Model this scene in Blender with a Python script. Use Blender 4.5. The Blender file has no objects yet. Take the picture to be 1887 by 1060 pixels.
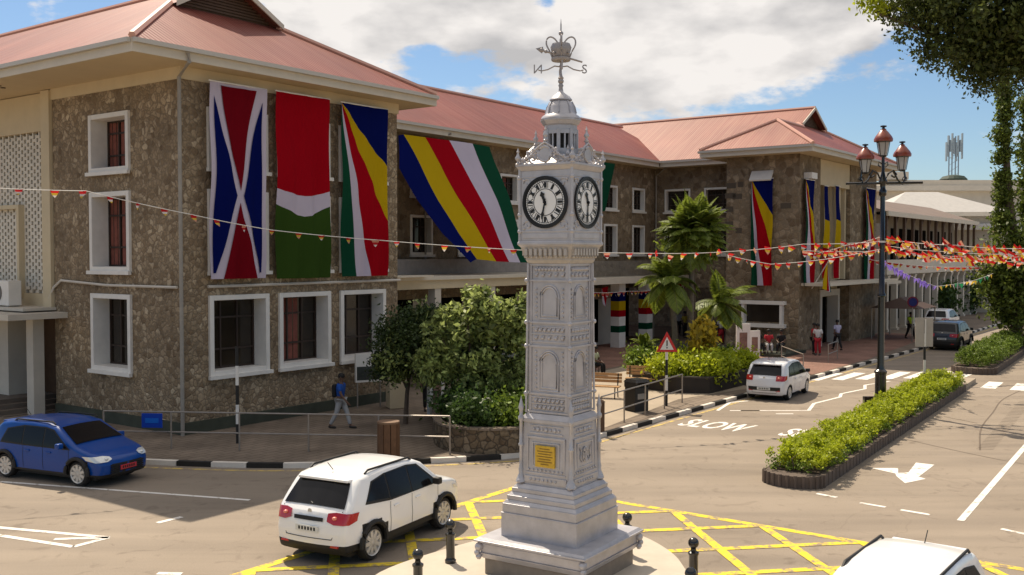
import bpy, bmesh, math, random
import numpy as np
from mathutils import Vector, Matrix
random.seed(7); RNG = np.random.default_rng(7)
S = bpy.context.scene
R = math.radians
COL = S.collection

# ---------------------------------------------------------------- camera, sky, sun, exposure
FPX, PITCH, CH = 1861.0, math.atan(60/1861.0), 5.75
cd = bpy.data.cameras.new('camera'); cam = bpy.data.objects.new('camera', cd); COL.objects.link(cam)
cam.location = (0, 0, CH); cam.rotation_euler = (math.pi/2-PITCH, 0, 0)
cd.sensor_width = 36; cd.lens = FPX/1887*36; cd.clip_end = 3000; cd.clip_start = .1
S.camera = cam
SUN_EL = R(55.5); SUN_DIR = Vector((-.467, .884, 0)).normalized()*math.cos(SUN_EL)+Vector((0, 0, math.sin(SUN_EL)))
w = bpy.data.worlds.new('World'); S.world = w; w.use_nodes = True
nt = w.node_tree; N = nt.nodes; L = nt.links
N.clear()
def nd(t, **k):
    n = N.new(t)
    for a, b in k.items(): setattr(n, a, b)
    return n
sky = nd('ShaderNodeTexSky', sky_type='NISHITA', sun_disc=False)
sky.sun_elevation = SUN_EL; sky.sun_rotation = math.atan2(SUN_DIR.x, SUN_DIR.y)
sky.air_density = 1.0; sky.dust_density = .4; sky.ozone_density = 1.0
tc = nd('ShaderNodeTexCoord'); sp = nd('ShaderNodeSeparateXYZ'); L.new(tc.outputs['Generated'], sp.inputs[0])
def mth(op, a, b=None, c=None):
    n = nd('ShaderNodeMath', operation=op)
    for i, v in enumerate((a, b, c)):
        if v is None: continue
        if isinstance(v, (int, float)): n.inputs[i].default_value = v
        else: L.new(v, n.inputs[i])
    return n.outputs[0]
az = mth('ARCTAN2', sp.outputs[0], sp.outputs[1]); el = mth('ARCSINE', sp.outputs[2])
cv = nd('ShaderNodeCombineXYZ')
L.new(mth('MULTIPLY', az, 5.0), cv.inputs[0]); L.new(mth('MULTIPLY', el, 11.0), cv.inputs[1]); cv.inputs[2].default_value = 3.7
n1 = nd('ShaderNodeTexNoise'); n1.inputs['Scale'].default_value = 2.1; n1.inputs['Detail'].default_value = 9; n1.inputs['Roughness'].default_value = .58
L.new(cv.outputs[0], n1.inputs['Vector'])
n2 = nd('ShaderNodeTexNoise'); n2.inputs['Scale'].default_value = 2.0; n2.inputs['Detail'].default_value = 7
L.new(cv.outputs[0], n2.inputs['Vector'])
def blob(a0, e0, ra, re):           # soft elliptical weather cell, in radians of azimuth / elevation
    x = mth('DIVIDE', mth('SUBTRACT', az, a0), ra); y = mth('DIVIDE', mth('SUBTRACT', el, e0), re)
    d = mth('SQRT', mth('ADD', mth('MULTIPLY', x, x), mth('MULTIPLY', y, y)))
    return mth('MAXIMUM', mth('SUBTRACT', 1.0, d), 0.0)
den = mth('ADD', mth('MULTIPLY', blob(.14, .255, .34, .15), 1.75), mth('MULTIPLY', blob(-.175, .215, .10, .075), 1.35))
den = mth('SUBTRACT', den, mth('MULTIPLY', blob(.035, .245, .05, .03), 1.1))
den = mth('ADD', den, mth('MULTIPLY', mth('MULTIPLY', mth('MAXIMUM', mth('SUBTRACT', el, .42), 0.0), 3.0), .8))  # unseen overhead cloud, added to make the fill light whiter and warmer
tot = mth('ADD', mth('MULTIPLY', den, 1.15), mth('MULTIPLY', mth('SUBTRACT', n1.outputs['Fac'], .5), 2.3))
mr = nd('ShaderNodeMapRange', interpolation_type='SMOOTHSTEP'); L.new(tot, mr.inputs[0]); mr.inputs[1].default_value = .30; mr.inputs[2].default_value = .62
cr = nd('ShaderNodeValToRGB'); L.new(n2.outputs['Fac'], cr.inputs[0])
cr.color_ramp.elements[0].position = .33; cr.color_ramp.elements[0].color = (4.5, 4.4, 4.4, 1)
cr.color_ramp.elements[1].position = .57; cr.color_ramp.elements[1].color = (7.7, 7.35, 7.05, 1)
mx = nd('ShaderNodeMix', data_type='RGBA'); L.new(mr.outputs[0], mx.inputs[0]); sk2 = nd('ShaderNodeMix', data_type='RGBA', blend_type='MULTIPLY'); sk2.inputs[0].default_value = 1; L.new(sky.outputs[0], sk2.inputs[6]); sk2.inputs[7].default_value = (.68, .78, .88, 1); L.new(sk2.outputs[2], mx.inputs[6]); L.new(cr.outputs[0], mx.inputs[7])
bg = nd('ShaderNodeBackground'); bg.inputs[1].default_value = .098; L.new(mx.outputs[2], bg.inputs[0])
wo = nd('ShaderNodeOutputWorld'); L.new(bg.outputs[0], wo.inputs[0])
sd = bpy.data.lights.new('sun', 'SUN'); so = bpy.data.objects.new('sun', sd); COL.objects.link(so)
sd.energy = 4.6; sd.angle = R(.55); sd.color = (1, .88, .71)
so.rotation_euler = SUN_DIR.to_track_quat('Z', 'Y').to_euler(); so.location = (0, 0, 60)
S.view_settings.view_transform = 'Standard'; S.view_settings.look = 'None'; S.view_settings.gamma = 1
S.view_settings.exposure = .30
S.cycles.max_bounces = 6; S.cycles.transparent_max_bounces = 6
try: S.cycles.use_denoising = True
except Exception: pass

# ---------------------------------------------------------------- geometry of the view (where a photo ray meets the real place)
def ray(px, py):
    a = (px-943.5)/FPX; b = (530-py)/FPX
    return Vector((a, math.cos(PITCH)+b*math.sin(PITCH), b*math.cos(PITCH)-math.sin(PITCH)))
def G(px, py, z=0.0):
    d = ray(px, py); t = (z-CH)/d.z
    return Vector((d.x*t, d.y*t, z))
def P(px, py, Y):
    d = ray(px, py); t = Y/d.y
    return Vector((d.x*t, Y, CH+d.z*t))
ANG = math.atan2(.806, .592); U = Vector((math.cos(ANG), math.sin(ANG), 0)); V = Vector((-U.y, U.x, 0)); C0 = Vector((-10.26, 31.4, 0))
def F(u, v, z=0.0): return C0+U*u+V*v+Vector((0, 0, z))
def onV(px, py, v):
    d = ray(px, py); o = Vector((0, 0, CH))-C0; t = (v-o.dot(V))/d.dot(V); q = o+d*t
    return q.dot(U), q.z
def onU(px, py, u):
    d = ray(px, py); o = Vector((0, 0, CH))-C0; t = (u-o.dot(U))/d.dot(U); q = o+d*t
    return q.dot(V), q.z

# ---------------------------------------------------------------- materials
def M(name, col, rough=.6, metal=0.0, var=0.0, scale=3.0, bump=0.0, bscale=20.0, spec=.4, coat=0.0, trans=0.0, island=0.0, detail=4):
    m = bpy.data.materials.new(name); m.use_nodes = True
    t = m.node_tree; b = t.nodes['Principled BSDF']
    b.inputs['Base Color'].default_value = (*col, 1); b.inputs['Roughness'].default_value = rough
    b.inputs['Metallic'].default_value = metal; b.inputs['Specular IOR Level'].default_value = spec
    b.inputs['Coat Weight'].default_value = coat
    tcn = t.nodes.new('ShaderNodeTexCoord')
    csock = None
    if var > 0 or island > 0:
        rgb = t.nodes.new('ShaderNodeRGB'); rgb.outputs[0].default_value = (*col, 1); csock = rgb.outputs[0]
    def mulv(fac, lo, hi, cs):
        mp = t.nodes.new('ShaderNodeMapRange'); t.links.new(fac, mp.inputs[0])
        mp.inputs[3].default_value = lo; mp.inputs[4].default_value = hi
        v = t.nodes.new('ShaderNodeVectorMath'); v.operation = 'SCALE'
        t.links.new(cs, v.inputs[0]); t.links.new(mp.outputs[0], v.inputs['Scale']); return v.outputs[0]
    if var > 0:
        n = t.nodes.new('ShaderNodeTexNoise'); n.inputs['Scale'].default_value = scale; n.inputs['Detail'].default_value = detail
        n.inputs['Roughness'].default_value = .6
        t.links.new(tcn.outputs['Object'], n.inputs['Vector'])
        csock = mulv(n.outputs['Fac'], 1-var*1.6, 1+var*1.6, csock)
    if island > 0:
        g = t.nodes.new('ShaderNodeNewGeometry'); csock = mulv(g.outputs['Random Per Island'], 1-island, 1+island, csock)
    if csock is not None: t.links.new(csock, b.inputs['Base Color'])
    if bump > 0:
        n = t.nodes.new('ShaderNodeTexNoise'); n.inputs['Scale'].default_value = bscale; n.inputs['Detail'].default_value = 3
        t.links.new(tcn.outputs['Object'], n.inputs['Vector'])
        bp = t.nodes.new('ShaderNodeBump'); bp.inputs['Strength'].default_value = bump; bp.inputs['Distance'].default_value = .02
        t.links.new(n.outputs['Fac'], bp.inputs['Height']); t.links.new(bp.outputs[0], b.inputs['Normal'])
    if trans > 0:
        o = t.nodes['Material Output']; tr = t.nodes.new('ShaderNodeBsdfTranslucent'); mxs = t.nodes.new('ShaderNodeMixShader')
        mxs.inputs[0].default_value = trans
        if csock is not None: t.links.new(csock, tr.inputs[0])
        else: tr.inputs[0].default_value = (*col, 1)
        t.links.new(b.outputs[0], mxs.inputs[1]); t.links.new(tr.outputs[0], mxs.inputs[2]); t.links.new(mxs.outputs[0], o.inputs[0])
    return m
def nodes_mat(name, rough=.85):
    m = bpy.data.materials.new(name); m.use_nodes = True; t = m.node_tree; b = t.nodes['Principled BSDF']
    b.inputs['Roughness'].default_value = rough; b.inputs['Specular IOR Level'].default_value = .25
    return m, t, b
def ramp(t, fac, stops):
    r = t.nodes.new('ShaderNodeValToRGB'); t.links.new(fac, r.inputs[0])
    e = r.color_ramp.elements
    while len(e) < len(stops): e.new(.5)
    for i, (p, c) in enumerate(stops): e[i].position = p; e[i].color = (*c, 1)
    return r.outputs[0]
def tmix(t, mode, fac, a, b):
    x = t.nodes.new('ShaderNodeMix'); x.data_type = 'RGBA'; x.blend_type = mode
    if isinstance(fac, float): x.inputs[0].default_value = fac
    else: t.links.new(fac, x.inputs[0])
    for i, s in ((6, a), (7, b)):
        if isinstance(s, tuple): x.inputs[i].default_value = (*s, 1)
        else: t.links.new(s, x.inputs[i])
    return x.outputs[2]
def stone_mat(name, sc=3.3, tone=1.0, mortar=(.20, .155, .105)):
    m, t, b = nodes_mat(name, .9)
    tcn = t.nodes.new('ShaderNodeTexCoord')
    nz = t.nodes.new('ShaderNodeTexNoise'); nz.inputs['Scale'].default_value = 2.5; nz.inputs['Detail'].default_value = 3; t.links.new(tcn.outputs['Object'], nz.inputs['Vector'])
    wv = t.nodes.new('ShaderNodeVectorMath'); wv.operation = 'MULTIPLY_ADD'; wv.inputs[1].default_value = (.35, .35, .35)
    t.links.new(nz.outputs['Color'], wv.inputs[0]); t.links.new(tcn.outputs['Object'], wv.inputs[2])
    vo = t.nodes.new('ShaderNodeTexVoronoi'); vo.inputs['Scale'].default_value = sc; t.links.new(wv.outputs[0], vo.inputs['Vector'])
    ve = t.nodes.new('ShaderNodeTexVoronoi'); ve.feature = 'DISTANCE_TO_EDGE'; ve.inputs['Scale'].default_value = sc; t.links.new(wv.outputs[0], ve.inputs['Vector'])
    s3 = t.nodes.new('ShaderNodeSeparateColor'); t.links.new(vo.outputs['Color'], s3.inputs[0])
    k = tone
    c = ramp(t, s3.outputs[0], [(0, (.15*k, .108*k, .070*k)), (.3, (.215*k, .162*k, .108*k)), (.6, (.255*k, .198*k, .135*k)), (.88, (.29*k, .228*k, .16*k)), (1, (.39*k, .32*k, .235*k))])
    n2_ = t.nodes.new('ShaderNodeTexNoise'); n2_.inputs['Scale'].default_value = .55; n2_.inputs['Detail'].default_value = 6; t.links.new(tcn.outputs['Object'], n2_.inputs['Vector'])
    c = tmix(t, 'MULTIPLY', .8, c, ramp(t, n2_.outputs['Fac'], [(.3, (.6, .55, .48)), (.65, (1.15, 1.1, 1.0))]))
    n3 = t.nodes.new('ShaderNodeTexNoise'); n3.inputs['Scale'].default_value = 14; n3.inputs['Detail'].default_value = 5; t.links.new(tcn.outputs['Object'], n3.inputs['Vector'])
    c = tmix(t, 'MULTIPLY', .6, c, ramp(t, n3.outputs['Fac'], [(.3, (.62, .62, .62)), (.7, (1.25, 1.25, 1.25))]))
    e = ramp(t, ve.outputs['Distance'], [(.0, (.9, .9, .9)), (.13, (0, 0, 0))])
    c = tmix(t, 'MIX', e, c, mortar)
    t.links.new(c, b.inputs['Base Color'])
    bp = t.nodes.new('ShaderNodeBump'); bp.inputs['Strength'].default_value = .5; bp.inputs['Distance'].default_value = .04
    hh = t.nodes.new('ShaderNodeMapRange'); hh.inputs[2].default_value = .2; t.links.new(ve.outputs['Distance'], hh.inputs[0]); t.links.new(hh.outputs[0], bp.inputs['Height'])
    t.links.new(bp.outputs[0], b.inputs['Normal'])
    return m
def roof_mat(name, axis, base=(.215, .052, .034), pale=(.27, .092, .064)):
    m, t, b = nodes_mat(name, .5)
    tcn = t.nodes.new('ShaderNodeTexCoord')
    wv = t.nodes.new('ShaderNodeTexWave'); wv.bands_direction = axis; wv.inputs['Scale'].default_value = 1.75; wv.inputs['Distortion'].default_value = 0
    t.links.new(tcn.outputs['Object'], wv.inputs['Vector'])
    mp = t.nodes.new('ShaderNodeMapping'); mp.inputs['Scale'].default_value = (.25, 5, .25) if axis == 'Y' else (5, .25, .25)
    t.links.new(tcn.outputs['Object'], mp.inputs[0])
    n = t.nodes.new('ShaderNodeTexNoise'); n.inputs['Scale'].default_value = .8; n.inputs['Detail'].default_value = 6; t.links.new(mp.outputs[0], n.inputs['Vector'])
    n2_ = t.nodes.new('ShaderNodeTexNoise'); n2_.inputs['Scale'].default_value = .25; n2_.inputs['Detail'].default_value = 5; t.links.new(tcn.outputs['Object'], n2_.inputs['Vector'])
    c = tmix(t, 'MIX', ramp(t, n.outputs['Fac'], [(.35, (0, 0, 0)), (.7, (1, 1, 1))]), base, pale)
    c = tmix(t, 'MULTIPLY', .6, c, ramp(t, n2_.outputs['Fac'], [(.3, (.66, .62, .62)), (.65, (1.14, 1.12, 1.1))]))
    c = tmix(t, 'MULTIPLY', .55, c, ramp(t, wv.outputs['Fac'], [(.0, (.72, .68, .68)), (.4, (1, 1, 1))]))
    t.links.new(c, b.inputs['Base Color'])
    bp = t.nodes.new('ShaderNodeBump'); bp.inputs['Strength'].default_value = .35; bp.inputs['Distance'].default_value = .03
    t.links.new(wv.outputs['Fac'], bp.inputs['Height']); t.links.new(bp.outputs[0], b.inputs['Normal'])
    return m
def road_mat():
    m, t, b = nodes_mat('asphalt', .8)
    tcn = t.nodes.new('ShaderNodeTexCoord')
    def nz(s, d=6, dist=0, stretch=None):
        n = t.nodes.new('ShaderNodeTexNoise'); n.inputs['Scale'].default_value = s; n.inputs['Detail'].default_value = d; n.inputs['Distortion'].default_value = dist
        if stretch:
            mp = t.nodes.new('ShaderNodeMapping'); mp.inputs['Rotation'].default_value = (0, 0, -ANG); mp.inputs['Scale'].default_value = stretch
            t.links.new(tcn.outputs['Object'], mp.inputs[0]); t.links.new(mp.outputs[0], n.inputs['Vector'])
        else: t.links.new(tcn.outputs['Object'], n.inputs['Vector'])
        return n.outputs['Fac']
    c = tmix(t, 'MIX', ramp(t, nz(.18), [(.35, (0, 0, 0)), (.65, (1, 1, 1))]), (.255, .206, .156), (.315, .257, .197))
    c = tmix(t, 'MULTIPLY', .8, c, ramp(t, nz(.9, 8, .6, (.12, 1.2, 1)), [(.3, (.78, .78, .79)), (.6, (1.04, 1.04, 1.04))]))
    c = tmix(t, 'MULTIPLY', .7, c, ramp(t, nz(45, 3), [(.3, (.75, .75, .75)), (.7, (1.2, 1.2, 1.2))]))
    c = tmix(t, 'MULTIPLY', .5, c, ramp(t, nz(1.6, 5, 1.5), [(.28, (.55, .52, .5)), (.42, (1, 1, 1))]))
    # hairline cracks
    ve = t.nodes.new('ShaderNodeTexVoronoi'); ve.feature = 'DISTANCE_TO_EDGE'; ve.inputs['Scale'].default_value = .22
    wv = t.nodes.new('ShaderNodeVectorMath'); wv.operation = 'MULTIPLY_ADD'; wv.inputs[1].default_value = (1.6, 1.6, 0)
    n = t.nodes.new('ShaderNodeTexNoise'); n.inputs['Scale'].default_value = .7; n.inputs['Detail'].default_value = 6
    t.links.new(tcn.outputs['Object'], n.inputs['Vector']); t.links.new(n.outputs['Color'], wv.inputs[0]); t.links.new(tcn.outputs['Object'], wv.inputs[2]); t.links.new(wv.outputs[0], ve.inputs['Vector'])
    c = tmix(t, 'MULTIPLY', .3, c, ramp(t, ve.outputs['Distance'], [(0, (.6, .58, .56)), (.004, (1, 1, 1))]))
    t.links.new(c, b.inputs['Base Color'])
    bp = t.nodes.new('ShaderNodeBump'); bp.inputs['Strength'].default_value = .3; bp.inputs['Distance'].default_value = .01
    t.links.new(nz(80, 2), bp.inputs['Height']); t.links.new(bp.outputs[0], b.inputs['Normal'])
    return m
def brick_mat(name, c1, c2, mort, sc=2.0, rot=ANG):
    m, t, b = nodes_mat(name, .85)
    tcn = t.nodes.new('ShaderNodeTexCoord'); mp = t.nodes.new('ShaderNodeMapping'); mp.inputs['Rotation'].default_value = (0, 0, -rot)
    t.links.new(tcn.outputs['Object'], mp.inputs[0])
    br = t.nodes.new('ShaderNodeTexBrick'); br.inputs['Scale'].default_value = sc; br.inputs['Mortar Size'].default_value = .018
    br.inputs['Color1'].default_value = (*c1, 1); br.inputs['Color2'].default_value = (*c2, 1); br.inputs['Mortar'].default_value = (*mort, 1)
    t.links.new(mp.outputs[0], br.inputs['Vector'])
    n = t.nodes.new('ShaderNodeTexNoise'); n.inputs['Scale'].default_value = .6; n.inputs['Detail'].default_value = 8; t.links.new(tcn.outputs['Object'], n.inputs['Vector'])
    c = tmix(t, 'MULTIPLY', .8, br.outputs['Color'], ramp(t, n.outputs['Fac'], [(.3, (.6, .6, .6)), (.65, (1.15, 1.15, 1.15))]))
    t.links.new(c, b.inputs['Base Color'])
    return m
def paint_worn(name, col, thr=.36):
    m, t, b = nodes_mat(name, .7)
    tcn = t.nodes.new('ShaderNodeTexCoord')
    n = t.nodes.new('ShaderNodeTexNoise'); n.inputs['Scale'].default_value = 3.5; n.inputs['Detail'].default_value = 9; n.inputs['Roughness'].default_value = .75
    t.links.new(tcn.outputs['Object'], n.inputs['Vector'])
    c = tmix(t, 'MIX', ramp(t, n.outputs['Fac'], [(thr, (1, 1, 1)), (thr+.1, (0, 0, 0))]), col, (.29, .22, .155))
    t.links.new(c, b.inputs['Base Color']); return m

MS = stone_mat('rubble_stone', 5.8, 1.38, (.185, .14, .094)); MS2 = stone_mat('planter_stone', 4.5, .75, (.05, .04, .03))
M_BLOCK = stone_mat('coursed_stone', 3.0, 1.08, (.20, .155, .105))
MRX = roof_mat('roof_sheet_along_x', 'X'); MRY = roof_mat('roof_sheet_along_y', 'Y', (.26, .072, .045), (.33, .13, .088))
M_ROAD = road_mat()
M_PAVE = brick_mat('paving_slabs', (.20, .155, .115), (.23, .18, .135), (.13, .10, .075), .9)
M_RED = brick_mat('red_pavers', (.25, .13, .095), (.29, .17, .125), (.16, .09, .07), 3.0)
M_CONC = M('concrete', (.37, .30, .22), .85, var=.15, scale=1.0, bump=.2, bscale=30, detail=8)
M_CREAM = M('cream_render', (.60, .49, .32), .8, var=.08, scale=1.5, detail=8)
M_FASCIA = M('fascia_paint', (.62, .55, .44), .6, var=.08, scale=2)
M_SOFFIT = M('soffit_board', (.60, .47, .29), .8, var=.06, scale=1)
M_WHITE = M('white_paint', (.74, .70, .64), .6, var=.10, scale=2.5, detail=8)
M_LWALL = M('offwhite_wall', (.58, .52, .43), .8, var=.12, scale=1.2, detail=8)
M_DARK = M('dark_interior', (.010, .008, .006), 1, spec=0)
M_GLASS = M('window_glass', (.030, .022, .015), .12, spec=.5, var=.4, scale=.9)
M_MULL = M('window_wood', (.045, .028, .02), .6)
M_CURT = M('curtain', (.22, .07, .05), .9, var=.3, scale=6)
M_GUT = M('gutter_metal', (.52, .48, .42), .5)
M_PIPE = M('drainpipe', (.30, .27, .23), .6, var=.2, scale=2)
M_CONDUIT = M('conduit', (.62, .56, .48), .6, var=.1)
M_GREEN = M('mossy_base', (.055, .06, .042), .9, var=.3, scale=2)
M_BLACK = M('black_paint', (.012, .011, .010), .25, spec=.5, coat=.4)
M_BLKM = M('matt_black', (.018, .016, .014), .6)
M_KBLK = M('kerb_black', (.022, .019, .016), .8, var=.3, scale=4)
M_KWHT = M('kerb_white', (.68, .62, .54), .8, var=.15, scale=3, detail=8)
M_KGREY = M('kerb_plain', (.12, .09, .07), .9, var=.25, scale=3)
M_LINE = paint_worn('road_white', (.80, .75, .68)); M_YEL = paint_worn('road_yellow', (.80, .58, .04), .42); M_YEL2 = paint_worn('faded_yellow', (.62, .45, .12), .46)
M_TAR = M('tar', (.14, .105, .075), .8)
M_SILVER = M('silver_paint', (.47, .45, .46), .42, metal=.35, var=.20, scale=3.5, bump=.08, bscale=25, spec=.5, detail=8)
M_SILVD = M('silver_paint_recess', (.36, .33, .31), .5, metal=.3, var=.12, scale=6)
M_DIAL = M('dial_white', (.80, .79, .77), .4)
M_PLAQ = M('brass_plaque', (.62, .40, .05), .45, metal=.3, var=.25, scale=14)
M_STEEL = M('galvanised_steel', (.34, .30, .26), .4, metal=.6, var=.15, scale=4)
M_WOOD = M('bench_wood', (.46, .27, .12), .6, var=.25, scale=7)
M_BROWN = M('brown_timber', (.10, .055, .03), .7, var=.25, scale=5)
M_BARK = M('bark', (.12, .085, .06), .9, var=.35, scale=6, bump=.6, bscale=14)
M_SOIL = M('soil', (.06, .04, .025), 1, var=.3, scale=5)
M_TYRE = M('tyre', (.02, .018, .017), .8); M_RIM = M('alloy', (.62, .59, .54), .35, metal=.25)
M_REDL = M('tail_light', (.45, .015, .015), .15, spec=.6, coat=.5); M_LAMPG = M('clear_lens', (.75, .75, .72), .1, metal=.3)
M_PLATEW = M('plate_white', (.7, .7, .66), .5); M_PLATER = M('plate_red', (.55, .04, .05), .5)
M_CARG = M('car_glass', (.008, .008, .010), .12, spec=.25)
M_LGLASS = M('lantern_glass', (.66, .64, .62), .3, spec=.6, trans=.35); M_LRED = M('lantern_cap', (.26, .055, .03), .35, coat=.3)
cR = (.34, .003, .010); cB = (.003, .007, .085); cY = (.50, .33, .008); cW = (.55, .48, .56); cGn = (.008, .06, .03)
def cloth(n, c): return M(n, c, .95, trans=.10, var=.05, scale=1.2, spec=.03)
MF_R, MF_B, MF_Y, MF_W, MF_G = cloth('flag_red', cR), cloth('flag_blue', cB), cloth('flag_yellow', cY), cloth('flag_white', cW), cloth('flag_green', cGn)
MF_DR = cloth('flag_dark_red', (.17, .004, .010)); MF_DG = cloth('flag_olive_green', (.035, .07, .012))
def penn(n, c): return M(n, c, .6, trans=.45, spec=.2)
MP = [penn('pennant_red', (.52, .02, .02)), penn('pennant_yellow', (.72, .48, .06)), penn('pennant_white', (.78, .70, .64)), penn('pennant_orange', (.66, .30, .20)), penn('pennant_green', (.03, .25, .10)), penn('pennant_purple', (.25, .16, .6)), penn('pennant_blue', (.03, .06, .4))]
def leafm(n, c, isl=.45, tr=.35): return M(n, c, .5, island=isl, trans=tr, spec=.35)
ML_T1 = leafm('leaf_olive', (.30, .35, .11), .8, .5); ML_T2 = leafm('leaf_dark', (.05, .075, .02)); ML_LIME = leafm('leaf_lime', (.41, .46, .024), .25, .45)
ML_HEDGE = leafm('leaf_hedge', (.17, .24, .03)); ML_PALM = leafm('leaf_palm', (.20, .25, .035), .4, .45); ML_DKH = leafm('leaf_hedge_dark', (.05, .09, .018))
ML_CROT = leafm('leaf_croton', (.62, .46, .05), .6, .5); ML_CAN = leafm('leaf_canopy', (.085, .105, .025), .6, .4); ML_VINE = leafm('leaf_vine', (.14, .18, .03), .6, .4)
SKIN = M('skin', (.13, .065, .04), .55); HAIR = M('hair', (.01, .008, .007), .7); SHOE = M('shoe', (.03, .025, .02), .6)

# ---------------------------------------------------------------- mesh builder
class B:
    def __init__(s): s.v = []; s.f = []; s.m = []
    def add(s, vs, fs, mi=0):
        k = len(s.v); s.v += [tuple(v) for v in vs]; s.f += [tuple(i+k for i in f) for f in fs]; s.m += [mi]*len(fs); return s
    def box(s, x0, x1, y0, y1, z0, z1, mi=0):
        if x0 > x1: x0, x1 = x1, x0
        if y0 > y1: y0, y1 = y1, y0
        if z0 > z1: z0, z1 = z1, z0
        return s.add([(x0, y0, z0), (x1, y0, z0), (x1, y1, z0), (x0, y1, z0), (x0, y0, z1), (x1, y0, z1), (x1, y1, z1), (x0, y1, z1)],
                     [(0, 3, 2, 1), (4, 5, 6, 7), (0, 1, 5, 4), (1, 2, 6, 5), (2, 3, 7, 6), (3, 0, 4, 7)], mi)
    def poly(s, pts, mi=0): return s.add(pts, [tuple(range(len(pts)))], mi)
    def prism(s, pts, z0, z1, mi=0, mtop=None):       # pts: xy, counter-clockwise
        n = len(pts)
        a = sum(pts[i][0]*pts[(i+1) % n][1]-pts[(i+1) % n][0]*pts[i][1] for i in range(n))
        if a < 0: pts = pts[::-1]
        s.add([(p[0], p[1], z0) for p in pts]+[(p[0], p[1], z1) for p in pts], [(i, (i+1) % n, n+(i+1) % n, n+i) for i in range(n)], mi)
        s.add([(p[0], p[1], z1) for p in pts], [tuple(range(n))], mi if mtop is None else mtop)
        return s.add([(p[0], p[1], z0) for p in pts], [tuple(range(n))[::-1]], mi)
    def frus(s, cx, cy, a0, a1, z0, z1, mi=0):         # square frustum, half sizes a0, a1
        v = [(cx-a0, cy-a0, z0), (cx+a0, cy-a0, z0), (cx+a0, cy+a0, z0), (cx-a0, cy+a0, z0), (cx-a1, cy-a1, z1), (cx+a1, cy-a1, z1), (cx+a1, cy+a1, z1), (cx-a1, cy+a1, z1)]
        return s.add(v, [(0, 3, 2, 1), (4, 5, 6, 7), (0, 1, 5, 4), (1, 2, 6, 5), (2, 3, 7, 6), (3, 0, 4, 7)], mi)
    def lathe(s, cx, cy, prof, n=16, mi=0, ph=0.0, cap=True):    # prof: (r, z) bottom to top
        k = len(s.v); m = len(prof)
        for r, z in prof:
            for i in range(n):
                a = 2*math.pi*i/n+ph; s.v.append((cx+r*math.cos(a), cy+r*math.sin(a), z))
        for j in range(m-1):
            for i in range(n): s.f.append((k+j*n+i, k+j*n+(i+1) % n, k+(j+1)*n+(i+1) % n, k+(j+1)*n+i)); s.m.append(mi)
        if not cap: return s
        s.f.append(tuple(k+i for i in range(n))[::-1]); s.m.append(mi)
        s.f.append(tuple(k+(m-1)*n+i for i in range(n))); s.m.append(mi)
        return s
    def tube(s, pts, r, n=8, mi=0):
        pts = [Vector(p) for p in pts]; rs = r if isinstance(r, (list, tuple)) else [r]*len(pts); k = len(s.v)
        for j, p in enumerate(pts):
            d = (pts[min(j+1, len(pts)-1)]-pts[max(j-1, 0)]).normalized()
            a = d.orthogonal().normalized() if abs(d.z) > .9 else d.cross(Vector((0, 0, 1))).normalized()
            b = d.cross(a)
            for i in range(n):
                t = 2*math.pi*i/n; s.v.append(tuple(p+(a*math.cos(t)+b*math.sin(t))*rs[j]))
        for j in range(len(pts)-1):
            for i in range(n): s.f.append((k+j*n+i, k+(j+1)*n+i, k+(j+1)*n+(i+1) % n, k+j*n+(i+1) % n)); s.m.append(mi)
        s.f.append(tuple(k+i for i in range(n))); s.m.append(mi)
        s.f.append(tuple(k+(len(pts)-1)*n+i for i in range(n))[::-1]); s.m.append(mi)
        return s
    def ball(s, c, r, mi=0, n=12, sz=1.0):
        return s.lathe(c[0], c[1], [(max(1e-4, r*math.sin(math.pi*j/8)), c[2]-r*sz*math.cos(math.pi*j/8)) for j in range(9)], n, mi)
    def xf(s, mat, k0=0):
        s.v[k0:] = [tuple(mat @ Vector(v)) for v in s.v[k0:]]; return s
def obj(name, b, mats, parent=None, loc=(0, 0, 0), rz=0.0, smooth=None, bevel=0.0):
    me = bpy.data.meshes.new(name); me.from_pydata(b.v, [], b.f)
    if not isinstance(mats, (list, tuple)): mats = [mats]
    for m in mats: me.materials.append(m)
    if len(mats) > 1: me.polygons.foreach_set('material_index', b.m)
    me.update()
    if smooth is not None:
        me.polygons.foreach_set('use_smooth', [True]*len(me.polygons))
        try: me.set_sharp_from_angle(angle=R(smooth))
        except Exception: pass
    o = bpy.data.objects.new(name, me); COL.objects.link(o)
    o.location = loc; o.rotation_euler = (0, 0, rz)
    if parent: o.parent = parent
    if bevel > 0:
        bv = o.modifiers.new('bevel', 'BEVEL'); bv.width = bevel; bv.segments = 2; bv.limit_method = 'ANGLE'; bv.angle_limit = R(40)
    return o
def tag(o, label=None, cat=None, group=None, kind=None):
    if label: o['label'] = label
    if cat: o['category'] = cat
    if group: o['group'] = group
    if kind: o['kind'] = kind
    return o
def thing(name, label, cat, loc=(0, 0, 0), rz=0.0, group=None):
    o = bpy.data.objects.new(name, None); COL.objects.link(o); o.location = loc; o.rotation_euler = (0, 0, rz); o.empty_display_size = .3
    return tag(o, label, cat, group)
def dup(root, loc, rz=None, label=None):
    def cp(o, par):
        c = o.copy(); COL.objects.link(c); c.parent = par
        for ch in list(o.children): cp(ch, c)
        return c
    r = cp(root, None); r.location = loc
    if rz is not None: r.rotation_euler = (0, 0, rz)
    if label: r['label'] = label
    return r
def sheet(name, pts, z, mat, parent=None):
    b = B(); b.poly([(p[0], p[1], z) for p in pts]); o = obj(name, b, mat, parent); return o
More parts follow.
